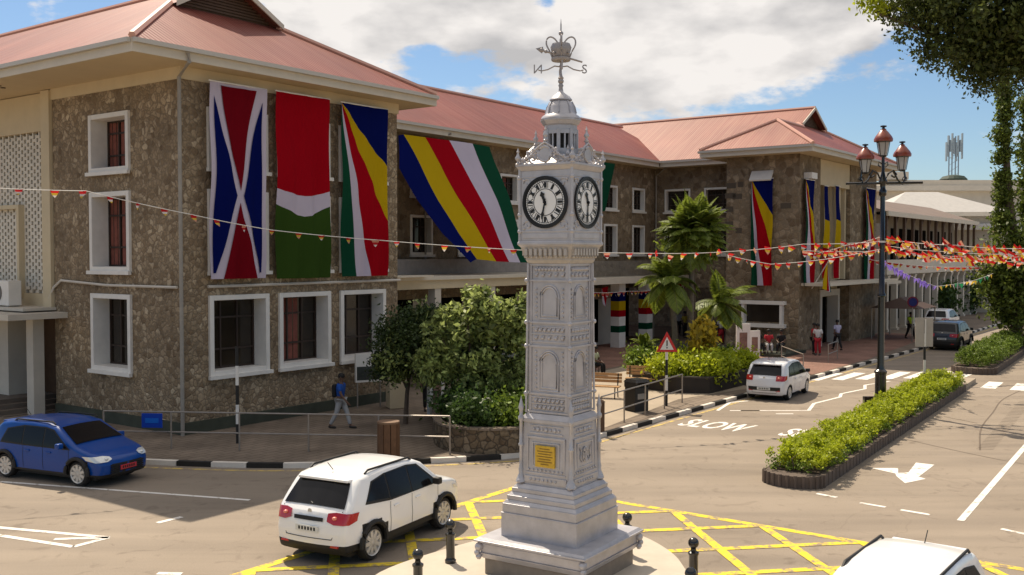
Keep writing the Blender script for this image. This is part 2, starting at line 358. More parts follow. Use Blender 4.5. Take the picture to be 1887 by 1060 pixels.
def text_b(s, size=1.0, ext=0.0, font_shear=0.0):
    cu = bpy.data.curves.new('t', 'FONT'); cu.body = s; cu.size = size; cu.extrude = ext; cu.align_x = 'CENTER'; cu.align_y = 'CENTER'; cu.resolution_u = 3; cu.offset = font_shear
    o = bpy.data.objects.new('t', cu); COL.objects.link(o)
    dg = bpy.context.evaluated_depsgraph_get(); me = bpy.data.meshes.new_from_object(o.evaluated_get(dg))
    b = B(); b.v = [tuple(v.co) for v in me.vertices]; b.f = [tuple(p.vertices) for p in me.polygons]; b.m = [0]*len(b.f)
    bpy.data.objects.remove(o); bpy.data.curves.remove(cu); bpy.data.meshes.remove(me)
    return b
def quads(name, Vv, mat, parent=None):
    """n leaf quads given as an (n,4,3) array -> one mesh object"""
    n = len(Vv); me = bpy.data.meshes.new(name)
    me.vertices.add(n*4); me.vertices.foreach_set('co', np.ascontiguousarray(Vv, dtype=np.float32).ravel())
    me.loops.add(n*4); me.loops.foreach_set('vertex_index', np.arange(n*4, dtype=np.int32))
    me.polygons.add(n); me.polygons.foreach_set('loop_start', np.arange(0, n*4, 4, dtype=np.int32)); me.polygons.foreach_set('loop_total', np.full(n, 4, dtype=np.int32))
    me.materials.append(mat); me.update(); me.validate()
    o = bpy.data.objects.new(name, me); COL.objects.link(o)
    if parent: o.parent = parent
    return o
def leaf_quads(c, size, ln=2.0, up=.3):
    n = len(c); d = RNG.normal(size=(n, 3)); d[:, 2] += up; d /= np.linalg.norm(d, axis=1)[:, None]
    e = RNG.normal(size=(n, 3)); e -= (e*d).sum(1)[:, None]*d; e /= np.linalg.norm(e, axis=1)[:, None]
    s = size*RNG.uniform(.6, 1.3, size=(n, 1)); a = e*s*ln/2; b = np.cross(d, e)*s/2
    return np.stack([c-a, c+b-a*.1, c+a, c-b-a*.1], axis=1)
def clumps(center, rad, nclump, nleaf, cr, size, shell=.55, flat=1.0, ln=2.0):
    """leaf clumps scattered through an uneven ellipsoid"""
    d = RNG.normal(size=(nclump, 3)); d /= np.linalg.norm(d, axis=1)[:, None]
    r = RNG.uniform(shell, 1.0, size=(nclump, 1))**.8*RNG.uniform(.75, 1.1, size=(nclump, 1))
    cc = np.array(center)+d*r*np.array(rad)
    out = []
    for c in cc:
        k = RNG.uniform(.55, 1.35); m = int(nleaf*k)
        p = RNG.normal(size=(m, 3))*cr*k*.5*np.array([1, 1, flat])
        out.append(leaf_quads(c+p, size, ln))
    return np.concatenate(out)
# ================================================================ ground, roads, kerbs, markings
def stru(o): return tag(o, kind='structure')
g = B(); g.poly([(-600, -60, -.03), (900, -60, -.03), (900, 1500, -.03), (-600, 1500, -.03)]); stru(obj('ground', g, M_CONC))
rd = B(); rd.poly([(-75, -8, 0), (60, -8, 0), (175, 190, 0), (120, 230, 0), (-75, 50, 0)]); stru(obj('road', rd, M_ROAD))
def catmull(pts, seg=6):
    out = []; P_ = [Vector(p[:2]) for p in pts]
    for i in range(len(P_)-1):
        p0, p1, p2, p3 = P_[max(i-1, 0)], P_[i], P_[i+1], P_[min(i+2, len(P_)-1)]
        for k in range(seg):
            t = k/seg; out.append(.5*((2*p1)+(p2-p0)*t+(2*p0-5*p1+4*p2-p3)*t*t+(3*p1-p0-3*p2+p3)*t**3))
    out.append(P_[-1]); return out
ctrl = [(-11.5, 28.1), (-9.9, 27.5), (-6, 27.05), (-2, 27.75), (.3, 28.5), (1.6, 29.9), (2.83, 31.6)]
K = [Vector((-60, 53)), Vector((-16, 30.3))]+catmull(ctrl, 6)+[Vector((9.2, 40.3)), Vector((24.8, 61.1)), Vector((38, 80.0)), Vector((92, 157))]
def offset(pl, d):
    out = []
    for i, p in enumerate(pl):
        t = (pl[min(i+1, len(pl)-1)]-pl[max(i-1, 0)]).normalized(); out.append(p+Vector((-t.y, t.x))*d)
    return out
inner = offset(K, .16)
pv = B(); pv.poly([(p.x, p.y, .125) for p in inner]+[(85, 230, .125), (-75, 230, .125)]); stru(obj('pavement', pv, M_PAVE))
def resample(pl, step):
    out = [pl[0]]; acc = 0
    for a, b in zip(pl, pl[1:]):
        l = (b-a).length; d = step-acc
        while d < l: out.append(a+(b-a)*(d/l)); d += step
        acc = (l-(d-step))
    out.append(pl[-1]); return out
kb = B()
ks = resample(K, 1.0)
for i in range(len(ks)-1):
    a, b = ks[i], ks[i+1]
    if (b-a).length < 1e-3: continue
    t = (b-a).normalized(); n = Vector((-t.y, t.x)); mi = i % 2
    q = [a, b-t*.015, b-t*.015+n*.17, a+n*.17]
    kb.prism([(p.x, p.y) for p in q], -.02, .135, mi)
stru(obj('kerb', kb, [M_KWHT, M_KBLK]))
def ribbon(b, pl, wd, z, mi=0):
    pl = [Vector(p[:2]) for p in pl]; a = offset(pl, wd/2); c = offset(pl, -wd/2)
    for i in range(len(pl)-1): b.add([(c[i].x, c[i].y, z), (c[i+1].x, c[i+1].y, z), (a[i+1].x, a[i+1].y, z), (a[i].x, a[i].y, z)], [(0, 1, 2, 3)], mi)
yb = B(); ribbon(yb, offset(K, -.32)[1:], .14, .005); stru(obj('yellow_kerb_line', yb, M_YEL2))
# sunlit concrete walkway and red paved forecourt
cw = [G(1105, 792, .13), G(1250, 736, .13), G(1385, 715, .13), G(1300, 690, .13), G(1190, 668, .13), G(1080, 690, .13), G(980, 770, .13)]
stru(sheet('walkway', cw, .131, M_CONC))
rp = [G(1060, 690, .13), G(1190, 666, .13), G(1380, 700, .13), G(1500, 690, .13), G(1600, 662, .13), G(1720, 618, .13), G(1600, 612, .13), G(1340, 640, .13), G(1080, 632, .13)]
stru(sheet('forecourt', rp, .135, M_RED))
# box junction
Ya = Vector((.22, 25.0)); du = Vector((U.x, U.y)); dv = Vector((V.x, V.y)); SB = 12.6
yj = B()
def ln(b, p, q, wd, z, mi=0): ribbon(b, [p, q], wd, z, mi)
ln(yj, Ya, Ya-du*SB, .21, .005); ln(yj, Ya, Ya-dv*SB, .21, .005); ln(yj, Ya-dv*SB, Ya-dv*SB-du*SB, .21, .005); ln(yj, Ya-du*SB, Ya-dv*SB-du*SB, .17, .005)
k = 2.1
while k < 2*SB-.1:
    a0 = max(0, k-SB); a1 = min(k, SB)
    ln(yj, Ya-du*a0-dv*(k-a0), Ya-du*a1-dv*(k-a1), .20, .009)            # one diagonal
    s0 = k-SB
    p = Ya-du*max(0, s0)-dv*max(0, -s0); q_ = SB-abs(s0)
    ln(yj, p, p-du*q_-dv*q_, .20, .013)                                   # the other diagonal
    k += 2.1
stru(obj('yellow_box_marking', yj, M_YEL))
mk = B()
def ml(p0, p1, wd=.12): a = G(*p0); b_ = G(*p1); ln(mk, a.xy, b_.xy, wd, .006)
ml((1770, 960), (1990, 707), .15); ml((0, 888), (460, 922), .12); ml((290, 964), (335, 953), .14)
ml((1505, 910), (1542, 917), .13); ml((1585, 927), (1632, 935), .12); ml((1660, 940), (1714, 949), .13); ml((1845, 975), (1900, 987), .13); ml((290, 1057), (335, 1058), .14)
for a, b_ in (((-40, 969), (200, 991)), ((200, 991), (135, 1008)), ((135, 1008), (-60, 978)), ((100, 994), (200, 991))): ml(a, b_, .14)
zz = [(1345, 757), (1490, 757), (1500, 744), (1548, 732), (1550, 726), (1594, 717), (1594, 710), (1640, 703)]
for a, b_ in zip(zz, zz[1:]): ml(a, b_, .13)
ml((1322, 757), (1345, 742), .13); ml((1345, 742), (1380, 739), .13); ml((1365, 757), (1400, 757), .13); ml((1430, 763), (1462, 763), .13)
# zebra stripes
for i in range(8):
    u0 = G(1478+i*43, 695-i*.7)
    if 3 < i < 7: pass
    c = u0.xy; n = Vector((U.x, U.y)); t = -Vector((V.x, V.y))
    for kk in (0,):
        mk.add([tuple((c-n*1.7+t*-.28).to_3d()+Vector((0, 0, .006))), tuple((c-n*1.7+t*.28).to_3d()+Vector((0, 0, .006))), tuple((c+n*1.7+t*.28).to_3d()+Vector((0, 0, .006))), tuple((c+n*1.7-t*.28).to_3d()+Vector((0, 0, .006)))], [(0, 1, 2, 3)])
# turn arrow
ar = [(1605, 863), (1665, 862), (1668, 866), (1655, 873), (1672, 872), (1688, 853), (1722, 856), (1690, 879), (1705, 884), (1672, 891), (1650, 880), (1648, 872)]
ar = [(1605, 863), (1655, 863), (1655, 872), (1674, 871), (1688, 853), (1722, 857), (1693, 879), (1706, 883), (1668, 891), (1652, 878), (1650, 873)]
mk.poly([tuple(G(*p)+Vector((0, 0, .006))) for p in ar[::-1]])
for cx_, cy_ in ((6.85, 33.85), (9.75, 31.95)):
    tb = text_b('SLOW', 1.0, 0, .022); k0 = 0
    mt = Matrix.Translation((cx_, cy_, .007)) @ Matrix.Rotation(math.atan2(-V.y, -V.x), 4, 'Z') @ Matrix.Diagonal((.82, 2.1, 1, 1))
    tb.xf(mt); mk.v += []; mk.add(tb.v, tb.f)
stru(obj('road_markings', mk, M_LINE))
# tar seams and tyre scuffs
tr = B()
for pl in ([(1670, 810), (1740, 826), (1830, 845), (1900, 858)], [(1806, 830), (1808, 790), (1830, 760), (1850, 735), (1900, 712)], [(1740, 768), (1800, 780)]):
    ribbon(tr, catmull([G(*p) for p in pl], 5), .05, .004)
for i in range(34):
    t = i/33; a = G(1815+t*75, 828-t*88); dd = Vector((.55, -.12)); ribbon(tr, [a.xy-dd*.42, a.xy+dd*.42], .045, .004)
stru(obj('tar_seams', tr, M_TAR))
# traffic island under the tower
isl = catmull([(-2.6, 16.3), (-2.35, 17.8), (-1.2, 19.3), (.3, 20.6), (1.6, 20.9), (2.55, 20.2), (3.02, 19.0), (3.12, 17.8), (3.2, 16), (2.2, 13.4), (.2, 12.6), (-1.8, 13.8), (-2.6, 16.3)], 6)[:-1]
ib = B(); ib.prism([(p.x, p.y) for p in isl], -.02, .11, 0); stru(obj('traffic_island', ib, M('island_concrete', (.52, .45, .36), .85, var=.12, scale=2, detail=9)))

# ================================================================ the stone building
stone = thing('stone_building', 'three storey brown rubble-stone office building with pink metal hipped roofs behind the street corner', 'building', C0, ANG)
def wall(b, axis, c, a0, a1, z0, z1, holes, mi=0):
    """a flat wall with rectangular openings. axis 'u' = plane of constant u, 'v' = constant v"""
    xs = sorted({a0, a1}|{h[0] for h in holes}|{h[1] for h in holes}); zs = sorted({z0, z1}|{h[2] for h in holes}|{h[3] for h in holes})
    for i in range(len(xs)-1):
        for j in range(len(zs)-1):
            cx, cz = (xs[i]+xs[i+1])/2, (zs[j]+zs[j+1])/2
            if any(h[0] < cx < h[1] and h[2] < cz < h[3] for h in holes): continue
            if axis == 'v': b.poly([(xs[i], c, zs[j]), (xs[i+1], c, zs[j]), (xs[i+1], c, zs[j+1]), (xs[i], c, zs[j+1])], mi)
            else: b.poly([(c, xs[i+1], zs[j]), (c, xs[i], zs[j]), (c, xs[i], zs[j+1]), (c, xs[i+1], zs[j+1])], mi)
wcache = {}
def window(parent, axis, c, a0, a1, z0, z1, deep=.62, out=.10, fr=.16, curtain=False, sill=True):
    """deep framed window: frame (> glass pane, timber mullions, sill)"""
    wd, ht = round(a1-a0, 2), round(z1-z0, 2); key = (wd, ht, deep, out, fr, curtain)
    if key not in wcache:
        b = B(); h = wd/2
        for (x0, x1, q0, q1) in ((-h, -h+fr, 0, ht), (h-fr, h, 0, ht), (-h+fr, h-fr, ht-fr, ht), (-h+fr, h-fr, 0, fr)):
            b.box(x0, x1, -out, deep, q0, q1)
        g_ = B(); g_.box(-h+fr, h-fr, deep-.04, deep, fr, ht-fr)
        m_ = B()
        iw = wd-2*fr; n = 2 if iw < 1.3 else 3
        for i in range(n+1):
            x = -h+fr+.03+(iw-.06)*i/n; m_.box(x-.03, x+.03, deep-.10, deep-.045, fr, ht-fr)
        for q in (fr+.03, fr+(ht-2*fr)*.28, fr+(ht-2*fr)*.74, ht-fr-.03): m_.box(-h+fr, h-fr, deep-.09, deep-.05, q-.03, q+.03)
        s_ = B(); s_.box(-h-.07, h+.07, -out-.09, -out+.03, -.10, .02)
        cu = None
        if curtain:
            cu = B()
            for i in range(5): cu.box(-h+fr+.02+i*iw*.12, -h+fr+.02+i*iw*.12+iw*.1, deep-.044, deep-.042-.003*(i % 2), fr, ht-fr)
        wcache[key] = [b, g_, m_, s_, cu, None]
    rec = wcache[key]
    loc, rz = ((( a0+a1)/2, c, z0), 0) if axis == 'v' else ((c, (a0+a1)/2, z0), -math.pi/2)
    if rec[5] is None:
        o = obj('window', rec[0], M_WHITE, parent, loc, rz, bevel=.012)
        p = [obj('pane', rec[1], M_GLASS, o), obj('glazing_bars', rec[2], M_MULL, o), obj('sill', rec[3], M_WHITE, o)]
        if rec[4]: p.append(obj('curtain', rec[4], M_CURT, o))
        rec[5] = o
    else:
        o = rec[5].copy(); COL.objects.link(o); o.parent = parent; o.location = loc; o.rotation_euler = (0, 0, rz)
        for ch in list(rec[5].children): c_ = ch.copy(); COL.objects.link(c_); c_.parent = o
    return o
ZT = 11.55
rowsA = [(1.86, 4.45), (5.2, 7.85), (8.5, 10.45)]
# corner block
hl = [(2.67, 4.98, a, b_) for a, b_ in rowsA]
hf = [(u0, u1, a, b_) for u0, u1 in ((.96, 3.38), (3.82, 6.21), (6.69, 9.06)) for a, b_ in rowsA]
wb = B(); wall(wb, 'u', 0, 0, 7.38, 0, ZT-.35, hl); wall(wb, 'v', 0, 0, 9.8, 0, ZT-.35, hf)
# side of the block that returns to the middle wing, and the block's hidden back
wb.poly([(9.8, 0, 0), (9.8, 7, 0), (9.8, 7, ZT), (9.8, 0, ZT)]); wb.poly([(2.9, 7.38, 0), (2.9, 40, 0), (2.9, 40, ZT), (2.9, 7.38, ZT)][::-1]); wb.poly([(0, 7.38, 0), (2.9, 7.38, 0), (2.9, 7.38, ZT), (0, 7.38, ZT)])
obj('wall', wb, MS, stone)
bm_ = B(); bm_.box(-.06, 7.40, 0, .06, ZT-.35, ZT); bm_ = B(); bm_.box(-.05, .05, -.05, 7.4, ZT-.35, ZT+.05); bm_.box(.051, 9.85, -.05, .05, ZT-.35, ZT+.05)
obj('ring_beam', bm_, M_CREAM, stone)
gb = B(); gb.box(-.09, -.002, -.09, 7.3, 0, .5); gb.box(0, 9.9, -.09, -.002, 0, .5); obj('plinth', gb, M_GREEN, stone)
for h in hl: window(stone, 'u', 0, *h, curtain=(h[2] != 1.86))
for i, h in enumerate(hf): window(stone, 'v', 0, *h, curtain=(i % 2 == 1))
# roofs
def roof(faces_x, faces_y, rim, ridge=None):
    b = B()
    for f in faces_x: b.poly(f, 0)
    for f in faces_y: b.poly(f, 1)
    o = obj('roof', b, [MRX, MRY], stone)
    return o
ZE = 11.98
def zs(s): return ZE+.556*s
# front-facing (and back-facing) slopes have ribs repeating along x; side slopes ribs repeating along y
A0, A1 = -2.3, 11.0; mid = (A0+A1)/2; zr = zs(mid-A0); s_ = 4.3; vf = -1.0
roof([[(A0, vf, ZE), (A1, vf, ZE), (A1-s_, vf+s_, zs(s_)), (A0+s_, vf+s_, zs(s_))]],
     [[(A0, 40, ZE), (A0, vf, ZE), (A0+s_, vf+s_, zs(s_)), (A0+s_, vf+s_-.38, zs(s_)), (mid, vf+s_-.38, zr), (mid, 40, zr)],
      [(A1, vf, ZE), (A1, 40, ZE), (mid, 40, zr), (mid, vf+s_-.38, zr), (A1-s_, vf+s_-.38, zs(s_)), (A1-s_, vf+s_, zs(s_))]], None)
def gablet(u0, u1, v, z0, zt):
    m_ = (u0+u1)/2; b = B(); b.poly([(u0+.1, v+.15, z0-.3), (u1-.1, v+.15, z0-.3), (u1-.1, v+.15, z0-.02), (m_, v+.15, zt-.12), (u0+.1, v+.15, z0-.02)])
    for i in range(9):
        z = z0+.1+i*(zt-z0-.35)/9; hw = (u1-u0)/2*(1-(z-z0)/(zt-z0))-.15
        if hw > .1: b.box(m_-hw, m_+hw, v+.08, v+.14, z, z+.07)
    obj('gable_louvre', b, M_BROWN, stone)
    t = B()                                        # barge boards along the verge
    for a in (u0, u1):
        t.add([(a, v-.42, z0-.12), (a, v-.36, z0-.12), (m_, v-.36, zt-.12), (m_, v-.42, zt-.12), (a, v-.42, z0+.07), (a, v-.36, z0+.07), (m_, v-.36, zt+.07), (m_, v-.42, zt+.07)],
              [(0, 1, 2, 3), (4, 7, 6, 5), (0, 4, 5, 1), (1, 5, 6, 2), (2, 6, 7, 3), (3, 7, 4, 0)])
    obj('barge_board', t, M_FASCIA, stone)
gablet(A0+s_, A1-s_, vf+s_, zs(s_), zr)
caps = B()
def cap(p, q, r=.11): caps.tube([Vector(p)+Vector((0, 0, .03)), Vector(q)+Vector((0, 0, .03))], r, 6)
cap((A0, vf, ZE), (A0+s_, vf+s_, zs(s_))); cap((A1, vf, ZE), (A1-s_, vf+s_, zs(s_))); cap((mid, vf+s_-.4, zr), (mid, 40, zr))
# middle wing
rv = 10.5; zm = zs(rv-5)
roof([[(9, 5, ZE), (44.5, 5, ZE), (44.5, rv, zm), (9, rv, zm)], [(9, rv, zm), (44.5, rv, zm), (44.5, 16, ZE), (9, 16, ZE)]], [], None)
cap((9, rv, zm), (45.2, rv, zm))
# right block: main body and its side bay
E0, E1, q0 = 40.7, 53.4, -6.9; md = (E0+E1)/2; zr2 = zs(md-E0); s2 = 4.1
rf = B()
rf.poly([(36.3, q0, ZE), (E1, q0, ZE), (E1-s2, q0+s2, zs(s2)), (E0+s2, q0+s2, zs(s2)), (44.15, -3.45, zs(3.45)), (39.75, -3.45, zs(3.45))], 0)
rf.poly([(36.3, 0, ZE), (39.75, -3.45, zs(3.45)), (44.15, -3.45, zs(3.45)), (40.7, 0, ZE)][::-1], 0)
rf.poly([(36.3, 0, ZE), (36.3, q0, ZE), (39.75, -3.45, zs(3.45))], 1)
rf.poly([(E0, 45, ZE), (E0, 0, ZE), (44.15, -3.45, zs(3.45)), (E0+s2, q0+s2, zs(s2)), (E0+s2, q0+s2-.38, zs(s2)), (md, q0+s2-.38, zr2), (md, 45, zr2)], 1)
rf.poly([(E1, q0, ZE), (E1, 45, ZE), (md, 45, zr2), (md, q0+s2-.38, zr2), (E1-s2, q0+s2-.38, zs(s2)), (E1-s2, q0+s2, zs(s2))], 1)
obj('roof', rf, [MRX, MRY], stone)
gablet(E0+s2, E1-s2, q0+s2, zs(s2), zr2)
cap((36.3, q0, ZE), (39.75, -3.45, zs(3.45))); cap((36.3, 0, ZE), (39.75, -3.45, zs(3.45))); cap((39.75, -3.45, zs(3.45)), (44.15, -3.45, zs(3.45)))
cap((E1, q0, ZE), (E1-s2, q0+s2, zs(s2))); cap((44.15, -3.45, zs(3.45)), (E0+s2, q0+s2, zs(s2))); cap((md, q0+s2-.38, zr2), (md, 45, zr2))
obj('ridge_cap', caps, M('ridge_sheet', (.62, .33, .24), .5), stone)
# fascias with gutters, soffits
fa = B(); gu = B(); sf = B(); ZF = ZT+.03
def fasc(p, q, o):                                  # o = outward unit normal (u, v)
    (u0, v0), (u1, v1) = p, q
    e = .05
    if o[0] == 0: fa.box(u0, u1, v0, v0-o[1]*e, ZF-.02, ZE-.02); gu.box(u0, u1, v0+o[1]*.012, v0+o[1]*.14, ZE-.16, ZE-.03)
    else: fa.box(u0, u0-o[0]*e, v0, v1, ZF-.02, ZE-.02); gu.box(u0+o[0]*.012, u0+o[0]*.14, v0, v1, ZE-.16, ZE-.03)
fasc((A0, vf), (A1, vf), (0, -1)); fasc((A0, vf+.051), (A0, 40), (-1, 0)); fasc((A1, vf+.051), (A1, 5.6), (1, 0))
fasc((9.9, 5), (40.6, 5), (0, -1))
fasc((E0, 5.0), (E0, 0.06), (-1, 0)); fasc((36.3, 0), (40.6, 0), (0, 1)); fasc((36.3, q0+.051), (36.3, -.051), (-1, 0)); fasc((36.3, q0), (E1, q0), (0, -1)); fasc((E1, q0+.051), (E1, 40), (1, 0))
obj('fascia', fa, M_FASCIA, stone); obj('gutter', gu, M_GUT, stone)
sf.box(A0+.05, 9.8, vf+.05, 40, ZF, ZF+.03); sf.box(9.8, A1-.05, vf+.05, 5.6, ZF, ZF+.03); sf.box(9.9, 44, 5.05, 7, ZF-.006, ZF+.024); sf.box(36.35, E1-.05, q0+.05, -.05, ZF, ZF+.03); sf.box(40.75, E1-.05, -.05, 40, ZF, ZF+.03)
obj('soffit', sf, M_SOFFIT, stone)
sv = B()
for (a, b_) in ((-1.4, 9.2), (-1.5, 8.1), (-1.2, 8.4)): sv.lathe(a, b_, [(.09, ZF-.02), (.09, ZF)], 10)
obj('soffit_light', sv, M_BROWN, stone)
# middle wing walls
us = [14.4+3.6*i for i in range(8)]
hm = [(u-.82, u+.82, a, b_) for u in us if u < 41 for a, b_ in ((5.75, 7.7), (8.6, 10.15))]
mw = B(); wall(mw, 'v', 6, 9.8, 41.9, 3.6, ZT+.1, hm)
for h in hm: window(stone, 'v', 6, *h, deep=.35, out=.06, fr=.13, curtain=(int(h[0]) % 3 == 0))
hr = [(v-.95, v+.95, a, b_) for v in (1.4, 4.3) for a, b_ in ((5.75, 7.7), (8.6, 10.15))]
wall(mw, 'u', 41.9, -1.2, 6, 3.6, ZT+.1, hr)
for h in hr: window(stone, 'u', 41.9, *h, deep=.35, out=.06, fr=.13)
# right bay + front
wall(mw, 'u', 37.5, -5.7, -1.2, 0, ZT+.1, [(-4.75, -2.45, 1.8, 2.85)]); mw.poly([(37.5, -1.2, 0), (41.9, -1.2, 0), (41.9, -1.2, ZT), (37.5, -1.2, ZT)][::-1])
obj('wall', mw, M_BLOCK, stone)
fw = B(); wall(fw, 'v', -5.7, 37.5, 41.0, 0, ZT+.1, []); wall(fw, 'v', -5.7, 46.6, 52.2, 0, ZT+.1, [])
fw.poly([(52.2, -5.7, 0), (52.2, 40, 0), (52.2, 40, ZT), (52.2, -5.7, ZT)]); fw.poly([(41.0, -5.7, 0), (41.0, -4.9, 0), (41.0, -4.9, ZT), (41.0, -5.7, ZT)]); fw.poly([(46.6, -5.7, 0), (46.6, -4.9, 0), (46.6, -4.9, ZT), (46.6, -5.7, ZT)])
obj('wall', fw, M_BLOCK, stone)
lg = B(); wall(lg, 'v', -4.9, 41.0, 46.6, 0, ZT+.1, [(42.1, 45.0, 0, 3.1)]); lg.box(41.0, 46.6, -5.65, -4.9, 10.0, ZT)
for u in (41.2, 42.6, 44.0, 45.3, 46.4): lg.box(u-.14, u+.14, -5.45, -4.9, 4.2, 10.0)
obj('loggia', lg, M_CREAM, stone)
ld = B()
for u in (41.9, 43.3, 44.65, 45.85): ld.box(u-.4, u+.4, -4.96, -4.91, 4.5, 9.6)
obj('loggia_glazing', ld, M_GLASS, stone)
bs = B(); bs.box(37.9, 51.9, -7.3, -4.9, 3.95, 4.12); obj('balcony_slab', bs, M_FASCIA, stone)
dr = B(); dr.box(41.75, 42.1, -5.5, -4.8, 0, 3.2); dr.box(45.0, 45.35, -5.5, -4.8, 0, 3.2); dr.box(41.75, 45.35, -5.5, -4.8, 3.2, 3.6); obj('door_surround', dr, M_LWALL, stone)
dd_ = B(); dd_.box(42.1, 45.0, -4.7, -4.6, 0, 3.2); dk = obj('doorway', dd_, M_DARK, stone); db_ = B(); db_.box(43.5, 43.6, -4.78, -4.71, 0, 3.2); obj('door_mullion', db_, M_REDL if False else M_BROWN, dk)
bw = B()
for z0, z1 in ((2.85, 3.05), (1.5, 1.72)): bw.box(37.1, 37.6, -5.0, -2.1, z0, z1)
bw.box(37.15, 37.6, -4.85, -4.7, 1.72, 2.85); bw.box(37.15, 37.6, -2.5, -2.35, 1.72, 2.85); fr_ = obj('window', bw, M_WHITE, stone); bg_ = B(); bg_.box(37.62, 37.66, -4.75, -2.45, 1.72, 2.85); obj('pane', bg_, M_GLASS, fr_)
# patches of darker stone on the bay
pb = B()
for (v, z, a) in ((-1.5, 9.9, .3), (-2.1, 9.95, .18), (-1.45, 9.3, .35), (-1.9, 9.25, .3), (-1.4, 8.5, .25), (-1.4, 7.6, .25), (-2.0, 7.2, .2), (-4.9, 8.6, .32)):
    pb = B(); pb.box(37.49, 37.498, v-a, v+a, z-.16, z+.16); obj('dark_stone', pb, bpy.data.materials.get('dark_stone') or M('dark_stone', (.09, .07, .05), .9), stone)
# ground floor canopy, arcade beneath, painted pillars
ca = B(); ca.box(9.85, 26.0, 1.4, 6, 4.68, 4.82); ca.box(26.01, 41.8, 3.2, 6, 4.05, 4.4); ca.box(9.82, 13.0, .9, 1.6, 4.83, 4.90)
obj('canopy', ca, M_FASCIA, stone)
cb2 = B(); cb2.box(9.9, 25.9, 1.55, 1.75, 4.3, 4.68); obj('canopy_beam', cb2, M_CREAM, stone)
pr = B(); pr.box(10.4, 26, 4.9, 5.2, 4.83, 5.55); obj('parapet', pr, M('louvre_grey', (.30, .26, .23), .8, var=.2, scale=4), stone)
pr = B()
for i in range(14): pr.box(26.2, 41.6, 4.9, 4.95, 4.43+i*.07, 4.46+i*.07)
obj('louvre_screen', pr, M_PIPE, stone)
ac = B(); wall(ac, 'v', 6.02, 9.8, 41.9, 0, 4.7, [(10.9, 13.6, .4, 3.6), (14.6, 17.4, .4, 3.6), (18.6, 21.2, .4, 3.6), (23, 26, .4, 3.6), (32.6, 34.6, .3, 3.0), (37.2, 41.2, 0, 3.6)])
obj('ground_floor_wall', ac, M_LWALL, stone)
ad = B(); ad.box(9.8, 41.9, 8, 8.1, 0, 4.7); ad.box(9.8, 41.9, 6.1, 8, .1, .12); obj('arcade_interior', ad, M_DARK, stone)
for u in (10.6, 14.1, 18, 22.1, 26): ap = B(); ap.box(u-.2, u+.2, 1.6, 2.0, 0, 4.68); obj('canopy_post', ap, M_LWALL, stone)
for u in (34.1, 37.55):
    p_ = B()
    zb = [(0, 1.05, 0), (1.05, 1.45, 1), (1.45, 2.0, 0), (2.0, 2.4, 2), (2.4, 2.95, 3), (2.95, 3.5, 4), (3.5, 4.05, 0)]
    for a, b_, mi in zb: p_.box(u-.38, u+.38, 4.0, 4.6, a, b_, mi)
    obj('painted_pillar', p_, [M_WHITE, MF_G, MF_R, MF_Y, MF_B], stone)
hs = B(); hs.box(32.6, 36.4, 5.6, 5.7, 3.05, 3.7); obj('lintel_sign', hs, M('tan_board', (.30, .2, .13), .7), stone)
# steps / ramp wall at ground floor of the bay
st = B(); st.box(33.9, 37.45, -6.2, -1.05, 0, .30); st.box(34, 37.4, -1, 3, 0, .3); obj('step', st, M_GREEN, stone)
# drainpipes, conduit, brackets
dp = B(); dp.tube([(-.5, vf-.1, ZE-.2), (-.45, vf-.1, ZE-.45), (-.12, -.12, ZF-.35), (-.12, -.12, .05)], .06, 8); obj('drainpipe', dp, M_PIPE, stone)
dp = B(); dp.tube([(11.1, 1.5, ZF-.1), (9.92, 1.5, ZF-1.6)], .035, 6); obj('drainpipe', dp, M_PIPE, stone); dp = B(); dp.tube([(19.0, 4.9, ZF+.1), (18.2, 5.9, ZF-.4), (18.2, 5.9, 5)], .05, 6); obj('drainpipe', dp, M_PIPE, stone); dp = B(); dp.tube([(41.4, 4.9, ZF), (41.7, 5.8, ZF-.5), (41.7, 5.8, 4.5)], .05, 6); obj('drainpipe', dp, M_PIPE, stone)
cn = B(); cn.tube([(-.08, 7.6, 4.2), (-.08, 7.3, 4.6), (-.08, 6.8, 4.86), (-.08, 4.0, 4.74), (-.08, .15, 4.74)], .045, 6); cn.tube([(.9, -.09, 4.74), (9.85, -.09, 4.78)], .05, 6)
obj('conduit', cn, M_CONDUIT, stone)

# ================================================================ cream annexe at far left
an = thing('cream_annexe', 'cream rendered annexe with pierced block screen walls at the left edge of the stone building', 'building', C0, ANG)
a_ = B(); a_.box(.12, 3, 7.45, 20, 10.2, 11.55); a_.box(-.12, .3, 7.4, 7.95, 3.8, 11.55); a_.box(-.02, .3, 9.75, 9.9, 4.2, 7.6); a_.box(-.02, .3, 9.9, 20, 7.45, 7.6); a_.box(.1, 3, 7.95, 20, 3.75, 4.35)
obj('frame_beam', a_, M_CREAM, an)
k_ = B(); k_.box(.75, .8, 7.9, 20, 4.3, 10.3); obj('backing', k_, M('screen_back', (.24, .20, .15), .9), an)
lt = B(); n_ = 0
for i in range(26):
    for j in range(24):
        v0 = 7.96+i*.215; z0 = 4.36+j*.25+(.125 if i % 2 else 0)
        if z0 > 10.1: continue
        lt.box(.2, .34, v0, v0+.085, z0, z0+.25); lt.box(.2, .34, v0+.085, v0+.215, z0, z0+.105)
obj('pierced_screen', lt, M('screen_block', (.66, .60, .50), .85, var=.15, scale=3), an)
c_ = B(); c_.box(-2.1, .3, 6.55, 20, 3.55, 3.75); c_.box(-1.2, .3, 7.3, 20, 3.80, 3.9); obj('canopy', c_, M_LWALL, an)
c_ = B(); c_.box(-.75, -.35, 7.5, 7.95, 0, 3.55); obj('canopy_post', c_, M_LWALL, an)
